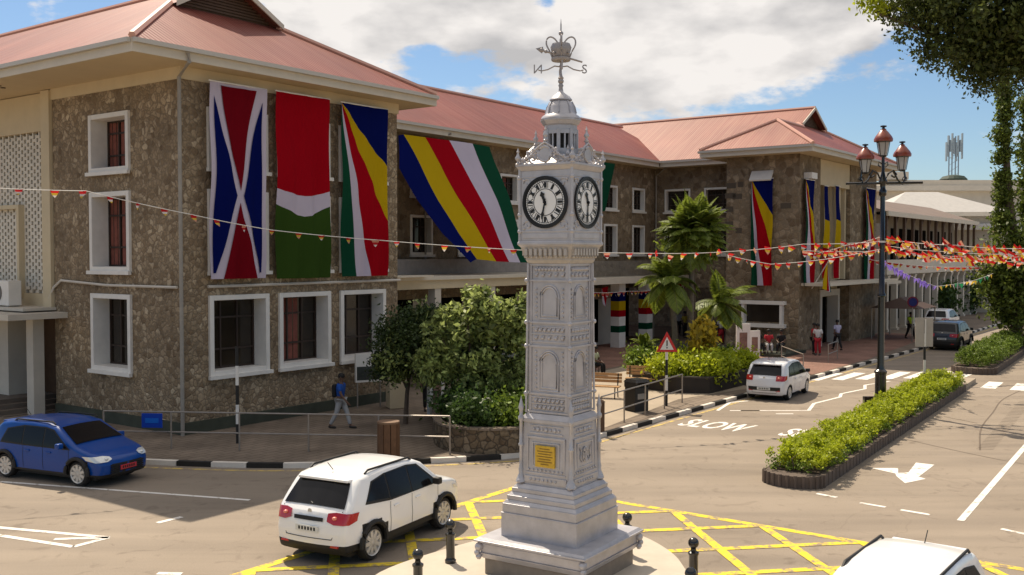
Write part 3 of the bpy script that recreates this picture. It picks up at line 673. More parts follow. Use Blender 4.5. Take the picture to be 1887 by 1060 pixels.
c_ = B(); c_.box(.1, .3, 10.9, 20, 0, 3.75); c_.box(-.4, .3, 9.9, 10.9, 0, 3.55); obj('wall', c_, M_LWALL, an)
c_ = B(); c_.box(1.2, 1.3, 7.5, 11, 0, 3.7); dw = obj('doorway', c_, M_DARK, an); c_ = B(); c_.box(.9, 1.15, 9.0, 9.9, 0, 3.6); obj('door_panel', c_, M_BROWN, dw)
tb = text_b('HOUSE', .46, .012); tb.xf(Matrix.Translation((.07, 12.02, 3.05)) @ Matrix.Rotation(-math.pi/2, 4, 'Z') @ Matrix.Rotation(math.pi/2, 4, 'X'))
sb = B(); sb.box(.06, .09, 11.15, 14.5, 2.72, 3.4); sg = obj('name_sign', sb, M_WHITE, an); obj('lettering', tb, M('sign_grey', (.13, .11, .10), .7), sg)
st = B()
for i in range(4): st.box(-1.6+i*.0, 1.2, 7.9+i*.35, 20, 0 if i == 0 else .15*i+.001, .15*(i+1))
obj('entrance_steps', st, M('step_stone', (.16, .125, .095), .9, var=.2), an)
def ac_unit(loc, rz, label, s=1.0):
    t = thing('air_conditioner', label, 'air conditioner', loc, rz, 'outdoor air conditioning units')
    b = B(); b.box(-.42*s, .42*s, -.16*s, .16*s, .04, .62*s); obj('casing', b, M_WHITE, t, bevel=.02)
    b = B(); b.lathe(0, 0, [(.22*s, 0), (.22*s, .02)], 18); b.xf(Matrix.Translation((-.1*s, -.161*s, .33*s)) @ Matrix.Rotation(math.pi/2, 4, 'X')); obj('fan_grille', b, M('grille', (.13, .12, .11), .6), t)
    b = B(); b.box(-.35*s, -.25*s, -.14*s, .14*s, 0, .04); b.box(.25*s, .35*s, -.14*s, .14*s, 0, .04); obj('feet', b, M_PIPE, t)
u_, z_ = onV(745, 503, 1.9); ac_unit(F(10.35, 1.9, 4.91), ANG, 'white outdoor unit on the canopy beside the corner of the stone block')
ac_unit(F(-.7, 9.4, 3.9), ANG-math.pi/2, 'white outdoor unit on the ledge below the pierced screen wall', 1.5)
ac_unit(F(-.7, 11.6, 3.9), ANG-math.pi/2, 'white outdoor unit cut by the left edge of the photo, below the screen wall', 1.5)
# ================================================================ clock tower
TA = R(57.0); TL = (.866, 18.0, 0)
tower = thing('clock_tower', 'silver painted cast iron clock tower with a crown weather vane on the round traffic island', 'clock tower', TL, TA)
def fbx(b, s0, s1, z0, z1, d0, d1, mi=0, ks=(0, 1, 2, 3)):
    for k in ks:
        k0 = len(b.v); b.box(s0, s1, -d1, -d0, z0, z1, mi); b.xf(Matrix.Rotation(-k*math.pi/2, 4, 'Z'), k0)
def corners(b, a, fn):
    for sx, sy in ((-1, -1), (1, -1), (1, 1), (-1, 1)): fn(b, sx*a, sy*a)
# stepped base
b = B(); b.box(-.97, .97, -.97, .97, .10, .40); obj('stone_footing', b, M('dark_granite', (.22, .185, .15), .7, var=.2, scale=5), tower)
b = B(); b.frus(0, 0, 1.0, 1.06, .395, .50); b.box(-1.03, 1.03, -1.03, 1.03, .50, .66); b.frus(0, 0, 1.03, 1.10, .66, .70); b.box(-1.12, 1.12, -1.12, 1.12, .70, .735); b.frus(0, 0, 1.10, 1.05, .735, .775)
obj('base_slab', b, M_SILVER, tower, bevel=.008)
for sx, sy in ((-1, -1), (1, -1), (1, 1), (-1, 1)): x, y = sx*1.05, sy*1.05; b = B(); b.ball((x, y, .60), .075); b.ball((x*1.02, y*1.02, .50), .055); b.lathe(x, y, [(.03, .38), (.06, .43), (.04, .48)], 10); obj('corner_scroll', b, M_SILVER, tower, smooth=50)
b = B(); b.box(-.765, .765, -.765, .765, .77, 1.19); b.box(-.775, .775, -.775, .775, 1.185, 1.20); b.box(-.75, .75, -.75, .75, 1.20, 1.36)
b.frus(0, 0, .745, .70, 1.36, 1.42); b.box(-.69, .69, -.69, .69, 1.42, 1.50); b.frus(0, 0, .68, .62, 1.50, 1.56); b.box(-.63, .63, -.63, .63, 1.56, 1.63); b.frus(0, 0, .62, .56, 1.63, 1.70)
obj('plinth', b, M_SILVER, tower, bevel=.01)
# pedestal
b = B(); b.frus(0, 0, .56, .505, 1.69, 2.86); b.box(-.545, .545, -.545, .545, 2.80, 2.86); b.frus(0, 0, .55, .47, 2.86, 2.95)
fbx(b, -.46, .46, 1.74, 1.86, .50, .575); fbx(b, -.44, .44, 1.90, 1.93, .50, .565)
for s in (-.42, .38): fbx(b, s, s+.04, 1.93, 2.55, .49, .555)
fbx(b, -.42, .42, 2.52, 2.56, .49, .55); fbx(b, -.30, .30, 2.02, 2.05, .5, .555); fbx(b, -.30, .30, 2.43, 2.46, .5, .545)
for s in (-.30, .27): fbx(b, s, s+.03, 2.02, 2.46, .5, .552)
fbx(b, -.36, .36, 2.60, 2.63, .49, .535); fbx(b, -.36, .36, 2.74, 2.76, .49, .53)
b.xf(Matrix.Diagonal((.935, .935, 1, 1))); obj('pedestal', b, M_SILVER, tower, bevel=.006)
b = B()
for k in range(4):
    k0 = len(b.v)
    for i in range(9): b.ball((-.36+i*.09, -.565, 1.97), .02)
    for i in range(7): b.ball((-.27+i*.09, -.52, 2.685), .026+.012*(i % 2)); b.ball((-.31+i*.09, -.585, 1.80), .024)
    if k in (0, 2, 3):
        for r, dz in ((.10, 0), (.06, .0)): b.tube([(r*math.cos(t), -.545, 2.24+r*1.25*math.sin(t)) for t in np.linspace(0, 2*math.pi, 15)], .014, 6)
        b.box(-.022, .022, -.56, -.53, 2.13, 2.35); b.box(-.09, .09, -.56, -.53, 2.30, 2.34)
        for sx in (-1, 1): b.tube([(sx*.13, -.545, 2.12), (sx*.19, -.545, 2.2), (sx*.15, -.545, 2.3), (sx*.2, -.545, 2.38)], .014, 6)
    b.xf(Matrix.Rotation(-k*math.pi/2, 4, 'Z'), k0)
b.xf(Matrix.Diagonal((.94, .94, 1, 1))); obj('cast_ornament', b, M_SILVER, tower, smooth=50)
# corner colonettes with finials and claw feet
def colon(b, x, y):
    x2, y2 = x*1.0, y*1.0
    b.lathe(x2, y2, [(.055, 1.70), (.10, 1.73), (.075, 1.80), (.04, 1.88), (.05, 1.95), (.034, 2.0), (.032, 2.35), (.05, 2.37), (.05, 2.40), (.032, 2.43), (.030, 2.80), (.055, 2.83), (.055, 2.88), (.03, 2.92), (.035, 3.0), (.05, 3.05), (.035, 3.10), (.012, 3.2), (.002, 3.26)], 12)
    for a in (-.05, .05): b.ball((x2+a, y2, 1.745), .05); b.ball((x2, y2+a, 1.745), .05)
for sx, sy in ((-1, -1), (1, -1), (1, 1), (-1, 1)): b = B(); colon(b, sx*.508, sy*.508); obj('colonette', b, M_SILVER, tower, smooth=50)
# shaft
HS, HT = .418, .395
def hs_(z): return HS+(HT-HS)*(z-2.95)/(5.62-2.95)
b = B(); b.frus(0, 0, HS-.02, HT-.02, 2.93, 5.62)
for z in (2.98, 3.30, 4.14, 4.56, 5.30, 5.58): a = hs_(z)+.012; b.box(-a, a, -a, a, z-.018, z+.018)
for z in (3.13, 3.24, 4.22, 4.36, 4.48): a = hs_(z)-.004; b.box(-a, a, -a, a, z-.012, z+.012)
for s in (-1, 1):
    for z0, z1 in ((3.0, 4.13), (4.57, 5.6), (4.16, 4.55)):
        fbx(b, s*.375-.045, s*.375+.02 if s < 0 else s*.375+.0, z0, z1, .38, hs_(z0)-.004)
obj('shaft', b, M_SILVER, tower, bevel=.004)
b = B()
for z0, z1 in ((3.36, 4.08), (4.63, 5.24)):
    for k in range(4):
        k0 = len(b.v); a = hs_((z0+z1)/2)-.012
        for r in (.15, .20):                                    # gothic arch mouldings
            w_ = r; zt = z1-(.20-r)*.8-.02
            L_ = [(-w_, -a, z0+(.20-r)), (-w_, -a, zt-w_*1.15)]+[(-w_*math.cos(t), -a, zt-w_*1.15+w_*1.15*math.sin(t)) for t in np.linspace(.2, math.pi-.2, 9)]+[(w_, -a, zt-w_*1.15), (w_, -a, z0+(.20-r)), (-w_, -a, z0+(.20-r))]
            b.tube(L_, .014, 6)
        for i in range(int((z1-z0)/.08)):
            for sx in (-.27, .27): b.ball((sx, -a, z0+.04+i*.08), .022, n=8)
        b.xf(Matrix.Rotation(-k*math.pi/2, 4, 'Z'), k0)
for z, n in ((3.18, 7), (4.29, 5), (4.43, 7), (5.40, 5), (3.06, 7), (5.5, 9)):
    for k in range(4):
        k0 = len(b.v)
        for i in range(n): x = -.27+.54*i/(n-1); b.ball((x, -hs_(z)+.012, z), .036, n=8); b.ball((x+.03, -hs_(z)+.006, z+.03), .018, n=6)
        b.xf(Matrix.Rotation(-k*math.pi/2, 4, 'Z'), k0)
obj('cast_ornament', b, M_SILVER, tower, smooth=50)
b = B(); corners(b, .425, lambda b, x, y: (b.tube([(x*1.045, y*1.045, 2.96), (x*.985, y*.985, 5.6)], .022, 8), [b.ball((x*1.05*(1-.03*i/5), y*1.05*(1-.03*i/5), z), .042) for i, z in enumerate((3.30, 4.14, 4.56, 5.30))]))
obj('shaft_beading', b, M_SILVER, tower, smooth=50)
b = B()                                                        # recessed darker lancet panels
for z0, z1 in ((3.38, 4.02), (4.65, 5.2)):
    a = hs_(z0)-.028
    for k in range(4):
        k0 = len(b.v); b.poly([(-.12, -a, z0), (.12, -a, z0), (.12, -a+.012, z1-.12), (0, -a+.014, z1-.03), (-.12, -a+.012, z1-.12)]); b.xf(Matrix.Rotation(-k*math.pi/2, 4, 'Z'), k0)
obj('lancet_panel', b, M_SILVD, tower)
# corbelled neck with dentils
b = B(); b.frus(0, 0, .42, .45, 5.60, 5.66); b.box(-.45, .45, -.45, .45, 5.66, 5.70); b.frus(0, 0, .46, .52, 5.70, 5.90)
for k in range(4):
    k0 = len(b.v)
    for i in range(9): x = -.40+.1*i; b.box(x-.028, x+.028, -.535, -.44, 5.74, 5.86); b.ball((x, -.49, 5.72), .028, n=8)
    b.xf(Matrix.Rotation(-k*math.pi/2, 4, 'Z'), k0)
obj('corbel', b, M('silver_warm', (.47, .43, .39), .5, metal=.3, var=.15, scale=8), tower)
# clock housing
b = B(); hb = .555
b.frus(0, 0, .53, .58, 5.88, 5.93); b.box(-.58, .58, -.58, .58, 5.93, 5.97); b.frus(0, 0, .57, .55, 5.97, 6.0); b.box(-.545, .545, -.545, .545, 6.0, 7.22)
fbx(b, -.47, .47, 6.04, 6.12, .54, .557); b.box(-.56, .56, -.56, .56, 6.15, 6.175); b.box(-.555, .555, -.555, .555, 7.10, 7.12)
for s in (-.555, .515): fbx(b, s, s+.04, 6.17, 7.22, .54, .562)
b.frus(0, 0, .55, .60, 7.22, 7.30); b.box(-.605, .605, -.605, .605, 7.30, 7.34)
b.xf(Matrix.Diagonal((.965, .965, 1, 1))); obj('clock_housing', b, M_SILVER, tower, bevel=.005)
b = B(); corners(b, .545, lambda b, x, y: (b.tube([(x, y, 5.95), (x, y, 7.25)], .028, 8), [b.ball((x, y, z), .045) for z in (5.95, 6.16, 6.45, 7.10, 7.3)]))
for k in range(4):
    k0 = len(b.v)
    for sx in (-1, 1):
        for zz in (6.27, 7.0):
            b.tube([(sx*(.37+.09*math.cos(t)*(1-t/9)), -.55, zz+.09*math.sin(t)*(1-t/9)) for t in np.linspace(0, 6.5, 13)], .012, 6); b.ball((sx*.45, -.55, zz+(.06 if zz > 6.6 else -.06)), .025, n=8)
    b.xf(Matrix.Rotation(-k*math.pi/2, 4, 'Z'), k0)
b.xf(Matrix.Diagonal((.965, .965, 1, 1))); obj('cast_ornament', b, M_SILVER, tower, smooth=50)
M_CLK = M('dial_black', (.012, .010, .010), .35)
def ring(b, r0, r1, d0, d1, n=48, mi=0):
    k = len(b.v)
    for r, d in ((r0, d0), (r0, d1), (r1, d1), (r1, d0)):
        for i in range(n): t = 2*math.pi*i/n; b.v.append((r*math.cos(t), d, r*math.sin(t)))
    for j in range(4):
        for i in range(n): b.f.append((k+j*n+i, k+j*n+(i+1) % n, k+((j+1) % 4)*n+(i+1) % n, k+((j+1) % 4)*n+i)); b.m.append(mi)
ROM = ['XII', 'I', 'II', 'III', 'IIII', 'V', 'VI', 'VII', 'VIII', 'IX', 'X', 'XI']
rom = [text_b(s, .15) for s in ROM]
for k in range(4):
    e = -k*math.pi/2; ca_, sa_ = math.cos(e), math.sin(e); loc = (.530*sa_, -.530*ca_, 6.665)
    b = B(); ring(b, .425, .455, -.03, .0); ring(b, .405, .428, -.022, .0)
    b.v += []; d = obj('clock_dial', b, M_CLK, tower, loc, e, smooth=40)
    b = B(); k0 = len(b.v); b.lathe(0, 0, [(.41, 0), (.41, .008)], 48); b.xf(Matrix.Rotation(math.pi/2, 4, 'X')); obj('dial_face', b, M_DIAL, d)
    b = B(); ring(b, .385, .393, -.013, -.008); ring(b, .355, .362, -.013, -.008); ring(b, .225, .236, -.013, -.008)
    for i in range(60): t = i*math.pi/30; k0 = len(b.v); b.box(-.003, .003, -.0125, -.008, .362, .385); b.xf(Matrix.Rotation(t, 4, 'Y'), k0)
    ring(b, .393, .405, -.012, -.008)
    for i in range(12):
        tb = rom[i]; k0 = len(b.v); xs_ = [v[0] for v in tb.v]; wd = max(xs_)-min(xs_); sc = min(1.0, .115/max(wd, .01))
        b.add([(v[0]*sc*1.15, v[1]*1.1, 0) for v in tb.v], tb.f); b.xf(Matrix.Rotation(i*math.pi/6, 4, 'Y') @ Matrix.Translation((0, -.013, .296)) @ Matrix.Rotation(math.pi/2, 4, 'X'), k0)
        k0 = len(b.v); b.box(-.022, .022, -.0125, -.008, .25, .345); b.xf(Matrix.Rotation(i*math.pi/6, 4, 'Y'), k0)
    obj('numerals', b, M_CLK, d)
    hh, mm = ((-13, -168) if k == 1 else (-15, 183))
    for nm, ang_, ln_, wd in (('hour_hand', hh-(5 if k != 1 else 8), .20, .026), ('minute_hand', mm, .31, .015)):
        b = B(); b.add([(-wd*.6, -.03, -.06), (wd*.6, -.03, -.06), (wd, -.03, ln_*.55), (wd*1.9, -.03, ln_*.68), (0, -.03, ln_), (-wd*1.9, -.03, ln_*.68), (-wd, -.03, ln_*.55)], [(0, 1, 2, 3, 4, 5, 6)])
        b.add([(x, -.022, z) for x, _, z in b.v[:7]], [(6, 5, 4, 3, 2, 1, 0)]); b.xf(Matrix.Rotation(R(ang_), 4, 'Y')); b.ball((0, -.028, 0), .03, n=10)
        obj(nm, b, M_CLK, d)
# cresting, gablets and finials round the lantern
b = B()
def fin(b, x, y, z, s=1.0): b.lathe(x, y, [(.05*s, z), (.06*s, z+.03*s), (.03*s, z+.05*s), (.025*s, z+.09*s), (.06*s, z+.13*s), (.065*s, z+.16*s), (.03*s, z+.21*s), (.02*s, z+.26*s), (.035*s, z+.285*s), (.02*s, z+.31*s), (.002, z+.37*s)], 10)
def finial(k, x, y, z, s_, stem=False):
    b = B(); fin(b, x, y, z, s_)
    if stem: b.tube([(x, y, 7.34), (x, y, z+.08)], .022, 6)
    b.xf(Matrix.Rotation(-k*math.pi/2, 4, 'Z')); obj('finial', b, M_SILVER, tower, smooth=50)
for k in range(4): finial(k, .55, -.55, 7.32, .85); finial(k, .34, -.34, 7.40, .7); finial(k, 0, -.52, 7.72, .75, True)
b = B()
for k in range(4):
    k0 = len(b.v)
    b.tube([(.13*math.cos(t), -.55, 7.50+.13*math.sin(t)) for t in np.linspace(0, 2*math.pi, 17)], .024, 6)
    kk = len(b.v); b.lathe(0, 0, [(.115, 0), (.115, .012)], 18); b.xf(Matrix.Translation((0, -.545, 7.50)) @ Matrix.Rotation(math.pi/2, 4, 'X'), kk)
    for sx in (-1, 1):
        for cx_, r, zc in ((.24, .075, 7.43), (.35, .055, 7.405), (.44, .04, 7.385), (.2, .05, 7.54)):
            b.tube([(sx*(cx_+r*math.cos(t)*(1-t/10)), -.55, zc+r*math.sin(t)*(1-t/10)) for t in np.linspace(-1.6, 5.2, 14)], .016, 6); b.ball((sx*(cx_+.03), -.55, zc+r*.8), .026, n=8)
        b.tube([(sx*.5, -.55, 7.37), (sx*.3, -.55, 7.47), (sx*.14, -.55, 7.62), (0, -.55, 7.70)], .018, 6)
    b.xf(Matrix.Rotation(-k*math.pi/2, 4, 'Z'), k0)
obj('cresting', b, M_SILVER, tower, smooth=50)
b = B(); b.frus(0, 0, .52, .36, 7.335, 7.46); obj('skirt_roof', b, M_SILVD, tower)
# lantern drum (octagon) with openings
b = B(); b.lathe(0, 0, [(.36, 7.44), (.36, 7.50), (.30, 7.52), (.30, 7.56)], 8, ph=math.pi/8); b.lathe(0, 0, [(.29, 7.94), (.29, 8.03), (.32, 8.05), (.35, 8.10), (.365, 8.12), (.365, 8.15)], 8, ph=math.pi/8)
for i in range(8):
    a = i*math.pi/4+math.pi/8; k0 = len(b.v); b.box(-.03, .03, -.31, -.25, 7.55, 7.96); b.xf(Matrix.Rotation(a, 4, 'Z'), k0)
    a = i*math.pi/4; k0 = len(b.v); b.box(-.014, .014, -.282, -.262, 7.55, 7.95); b.box(-.10, .10, -.285, -.262, 7.88, 7.95); b.box(-.10, .10, -.283, -.262, 7.55, 7.62); b.xf(Matrix.Rotation(a, 4, 'Z'), k0)
obj('lantern', b, M_SILVER, tower)
b = B(); b.lathe(0, 0, [(.20, 7.5), (.20, 7.98)], 8); obj('lantern_core', b, M_BLKM, tower)
b = B(); b.lathe(0, 0, [(.355, 8.15), (.34, 8.19), (.285, 8.23), (.265, 8.26), (.245, 8.36), (.20, 8.45), (.165, 8.47), (.20, 8.485), (.20, 8.50), (.16, 8.55), (.09, 8.60), (.05, 8.63), (.04, 8.66)], 24)
for i in range(8):
    a = i*math.pi/4+math.pi/8; b.tube([(.275*math.cos(a), .275*math.sin(a), 8.25), (.25*math.cos(a), .25*math.sin(a), 8.36), (.2*math.cos(a), .2*math.sin(a), 8.46)], .014, 6)
obj('cupola', b, M_SILVER, tower, smooth=35)
# weather vane, turned so the crown faces the street
M_VANE = M('vane_grey', (.36, .33, .32), .5, metal=.4, var=.15, scale=10)
va = B(); va.lathe(0, 0, [(.05, 8.62), (.035, 8.72), (.05, 8.76), (.028, 8.80), (.03, 8.86), (.055, 8.90), (.03, 8.94), (.018, 9.0), (.016, 9.3), (.012, 9.9), (.0015, 10.02)], 10); va.ball((0, 0, 8.84), .055); va.ball((0, 0, 9.74), .045); va.ball((0, 0, 9.12), .035)
vane = obj('weather_vane', va, M_VANE, tower, (0, 0, 8.62*.065), -TA, smooth=50); vane.scale = (.95, .95, .935)
va = B()
for sx in (-1, 1): va.tube([(0, 0, 9.11), (sx*.12, 0, 9.125), (sx*.24, 0, 9.06), (sx*.36, 0, 9.035), (sx*.42, 0, 9.05)], .013, 6); va.tube([(0, 0, 9.11), (0, sx*.12, 9.125), (0, sx*.24, 9.06), (0, sx*.4, 9.04)], .012, 6)
obj('compass_arm', va, M_VANE, vane)
for ch, x, y, rz in (('N', -.43, 0, math.pi), ('S', .44, 0, 0), ('E', 0, -.45, math.pi/2), ('W', 0, .45, math.pi/2)):
    tb = text_b(ch, .24, .012); tb.xf(Matrix.Translation((x, y, 9.06)) @ Matrix.Rotation(rz, 4, 'Z') @ Matrix.Rotation(math.pi/2, 4, 'X')); obj('compass_letter', tb, M_VANE, vane)
va = B(); va.tube([(-.42, 0, 9.44), (.40, 0, 9.20)], .018, 6); va.ball((-.36, 0, 9.425), .045, n=8); va.ball((-.28, 0, 9.40), .035, n=8)
va.add([(-.47, -.01, 9.455), (-.33, -.01, 9.49), (-.35, -.01, 9.36), (-.47, .01, 9.455), (-.33, .01, 9.49), (-.35, .01, 9.36)], [(0, 1, 2), (5, 4, 3), (0, 3, 4, 1), (1, 4, 5, 2), (2, 5, 3, 0)])
obj('arrow', va, M_VANE, vane)
cr_ = B()
cr_.lathe(0, 0, [(.20, 9.22), (.215, 9.24), (.215, 9.29), (.20, 9.30), (.215, 9.31)], 20)
for i in range(4):                                             # crown arches springing from the circlet
    a = i*math.pi/2; c_, s2_ = math.cos(a), math.sin(a)
    pts = [(.19, 9.30), (.25, 9.44), (.32, 9.58), (.31, 9.70), (.23, 9.75), (.13, 9.70), (.03, 9.56)]
    cr_.tube([(r*c_, r*s2_, z) for r, z in catmull(pts, 3)], .018, 6)
    a += math.pi/4; cr_.ball((.235*math.cos(a), .235*math.sin(a), 9.37), .03, n=8)
cr_.lathe(0, 0, [(.17, 9.28), (.21, 9.42), (.235, 9.52), (.20, 9.60), (.10, 9.60), (.03, 9.62), (.02, 9.72)], 16)
cr_.v = [(x*.84, y*.84, 9.2+(z-9.2)*.86) for x, y, z in cr_.v]; obj('crown', cr_, M_VANE, vane, smooth=50)
# brass plaque on the left-hand face
b = B(); b.box(-.20, .20, -.545, -.50, 2.03, 2.41); pl_ = obj('plaque', b, M_PLAQ, tower, (0, 0, 0), -math.pi/2, bevel=.01)
b = B()
for i in range(7):
    w_ = (.10, .15, .13, .16, .12, .15, .08)[i]; b.box(-w_, w_, -.549, -.544, 2.35-i*.045, 2.365-i*.045)
obj('engraving', b, M('engraving', (.22, .12, .02), .6), pl_)

# ================================================================ bollards
def bollard():
    t = thing('bollard', '', 'bollard', (0, 0, 0), 0, 'black ball-topped bollards round the clock tower island')
    b = B(); b.lathe(0, 0, [(.10, 0), (.105, .08), (.085, .10), (.08, .14), (.08, .52), (.095, .54), (.095, .57), (.05, .60), (.045, .64)], 16); obj('post', b, M_BLACK, t, smooth=40)
    b = B(); b.ball((0, 0, .73), .095, n=16); obj('ball', b, M_BLACK, t, smooth=60); return t
bo = bollard(); first = True
for px, py, z, lb in ((830, 958, .9, 'ball-topped bollard in front of the front wheel of the white car'), (770, 1012, .9, 'ball-topped bollard between the white car and the tower base, cut by the bottom edge'),
                      (1156, 945, .9, 'ball-topped bollard mostly hidden behind the back corner of the tower base'), (1278, 991, .9, 'tallest-looking ball-topped bollard right of the tower on the yellow hatching'), (1273, 1046, .9, 'ball-topped bollard of which only the ball shows at the bottom edge')):
    q = G(px, py, z); loc = (q.x, q.y, .08)
    if first: bo.location = loc; bo['label'] = lb; first = False
    else: dup(bo, loc, label=lb)
# ================================================================ flags
def flag_obj(name, polys, wd, ht, label, loc, rz, group, rip=.075, mats=None):
    """cloth hung in the local xz plane, facing -y; polys = (points in 0..1, material index), later ones sit 6 mm in front"""
    bm = bmesh.new(); lay = bm.verts.layers.float.new('d')
    for i, (pts, mi) in enumerate(polys):
        vs = []
        for s, t in pts: v = bm.verts.new((s*wd, 0, t*ht)); v[lay] = -.05*(1 if i and polys[0][0] is RECT else 0); vs.append(v)
        f = bm.faces.new(vs); f.material_index = mi
    for n, ax, tot in ((18, 0, wd), (30, 2, ht)):
        for i in range(1, n):
            co = [0, 0, 0]; co[ax] = tot*i/n; no = [0, 0, 0]; no[ax] = 1
            bmesh.ops.bisect_plane(bm, geom=bm.verts[:]+bm.edges[:]+bm.faces[:], plane_co=co, plane_no=no)
    for v in bm.verts:
        x, z = v.co.x, v.co.z; k = 1-z/ht
        v.co.y = v[lay]*.6+rip*(math.sin(x*2.6+z*.7+1)*.5+math.sin(z*1.3+x*1.2)*.5+.5*math.sin(x*7+z*.4)+.25*math.sin(x*13-z*.9))*(.35+.65*k)
        v.co.x += .02*math.sin(z*2.1+.5)
    me = bpy.data.meshes.new(name); bm.to_mesh(me); bm.free()
    for m in mats: me.materials.append(m)
    me.polygons.foreach_set('use_smooth', [True]*len(me.polygons))
    t = thing(name, label, 'flag', loc, rz, group)
    o = bpy.data.objects.new('cloth', me); COL.objects.link(o); o.parent = t
    b = B(); b.tube([(-.05, 0, ht+.02), (wd+.05, 0, ht+.02)], .025, 6); obj('hanging_rod', b, M_WHITE, t)
    return t
FM = [MF_W, MF_R, MF_B, MF_Y, MF_G, MF_DR, MF_DG]
RECT = [(0, 0), (1, 0), (1, 1), (0, 1)]
D1 = [(RECT, 0), ([(.17, .985), (.5, .455), (.81, .985)], 5), ([(.22, 0), (.80, 0), (.5, .395)], 5), ([(.06, .93), (.07, .03), (.11, .03), (.44, .43)], 2), ([(.92, .93), (.56, .43), (.87, .03), (.92, .03)], 2)]
w1 = [(s, .485-.035*math.sin(s*math.pi)) for s in np.linspace(0, 1, 9)]; w2 = [(s, .40-.062*math.sin(s*math.pi)**1.3) for s in np.linspace(0, 1, 9)]
D2 = [([(0, 1)]+w1+[(1, 1)], 1), (w1[::-1]+w2, 0), (w2[::-1]+[(0, 0), (1, 0)], 6)]
D3 = [([(0, 1), (1, .66), (1, 1)], 2), ([(0, 1), (1, .33), (1, .66)], 3), ([(0, 1), (.60, 0), (1, 0), (1, .33)], 1), ([(0, 1), (.30, 0), (.60, 0)], 0), ([(0, 1), (0, 0), (.30, 0)], 4)]
VF = -.42
def hang(polys, x0, x1, y0, y1, lab, axis='v', c=VF, grp='tall flags hung on the stone building', rip=.125, name='hanging_flag'):
    if axis == 'v':
        u0, zt = onV(x0, y0, c); u1, _ = onV(x1, y0, c); _, zb = onV(x0, y1, c)
        return flag_obj(name, polys, u1-u0, zt-zb, lab, F(u0, c, zb), ANG, grp, rip, FM)
    v0, zt = onU(x0, y0, c); v1, _ = onU(x1, y0, c); _, zb = onU(x0, y1, c)
    return flag_obj(name, polys, v0-v1, zt-zb, lab, F(c, v0, zb), ANG-math.pi/2, grp, rip, FM)
hang(D1, 387, 489, 149, 515, 'tall flag with white saltire on dark red and blue, on the corner block')
hang(D2, 509, 606, 168, 514, 'tall flag, red over a white wave over green, in the middle of the corner block')
hang(D3, 630, 713, 189, 510, 'tall flag of five fanning rays, directly right of the red and green flag')
hang(D3, 1384, 1424, 331, 526, 'tall five-ray flag on the side wall of the far block', 'u', 37.2)
hang(D3, 1486, 1501, 331, 528, 'narrow five-ray flag at the near corner of the far block front', 'v', -6.0)
hang(D3, 1597, 1613, 347, 517, 'five-ray flag at the right end of the far block front', 'v', -6.0)
D4 = [([(0, .42), (1, .36), (1, 1), (0, 1)], 2), ([(0, .0), (1, -.0), (1, .36), (0, .42)], 3)]
D5 = [([(0, .28), (.4, 0), (1, .0), (1, .55), (0, .6)], 3), ([(0, .6), (1, .55), (1, 1), (0, 1)], 2)]
D6 = [([(0, 0), (.3, 0), (.5, 1), (0, 1)], 0), ([(.3, 0), (1, .1), (1, 1), (.5, 1)], 1)]
for x0, x1, lb in ((1520, 1527, 'left'), (1541, 1548, 'right')):
    DD = [([(0, .64), (1, .62), (1, 1), (0, 1)], 2), ([(0, .34), (1, .32), (1, .62), (0, .64)], 3), ([(.2, .0), (1, .0), (1, .32), (0, .34)], 1)]
    hang(DD, x0, x1, 343, 513, 'very narrow blue, yellow and red banner in the loggia, %s of the pair' % lb, 'v', -5.75, name='narrow_banner')
# waving flag on a slanting pole
q = F(38.0, -6.9, 4.0)
t = thing('pole_flag', 'waving five-colour flag on a slanting pole over the entrance of the far block', 'flag', q, ANG)
b = B(); b.tube([(.3, .7, -.2), (-.2, -.4, 1.35)], .03, 6); obj('pole', b, M_WHITE, t)
b = B()
for i, (a0, a1) in enumerate(((0, .22), (.22, .42), (.42, .72), (.72, .88), (.88, 1))):
    mi = (3, 3, 1, 0, 4)[i]
    b.add([(-.2-.1*a0, -.4, 1.35-.2*a0), (-.2-.1*a1, -.4, 1.35-.2*a1-.0), (-1.05+a1*1.3, -.45, -.15-.25*a1), (-1.05+a0*1.3, -.38, -.15-.25*a0)], [(0, 1, 2, 3)], mi)
b.add([(-.2, -.4, 1.35), (-.9, -.38, -.1), (-1.1, -.42, .2), (-.6, -.4, 1.0)], [(0, 1, 2, 3)], 3)
obj('cloth', b, FM, t)
b_ = B(); v0, z0 = onU(1383, 331, 37.3); v1, z1 = onU(1423, 318, 37.3); b_.add([(37.05, v0, z0-.05), (37.05, v1, z0-.05), (37.49, v1, z1+.15), (37.49, v0, z1+.15), (37.1, v0, z0-.12), (37.1, v1, z0-.12), (37.49, v1, z1), (37.49, v0, z1)], [(0, 1, 2, 3), (4, 7, 6, 5), (0, 4, 5, 1), (0, 3, 7, 4), (1, 5, 6, 2)])
obj('window_hood', b_, M_WHITE, stone); b_ = B(); u0, z0 = onV(1487, 329, -5.9); b_.box(u0, u0+.9, -6.2, -5.71, z0, z0+.35); obj('window_hood', b_, M_WHITE, stone)
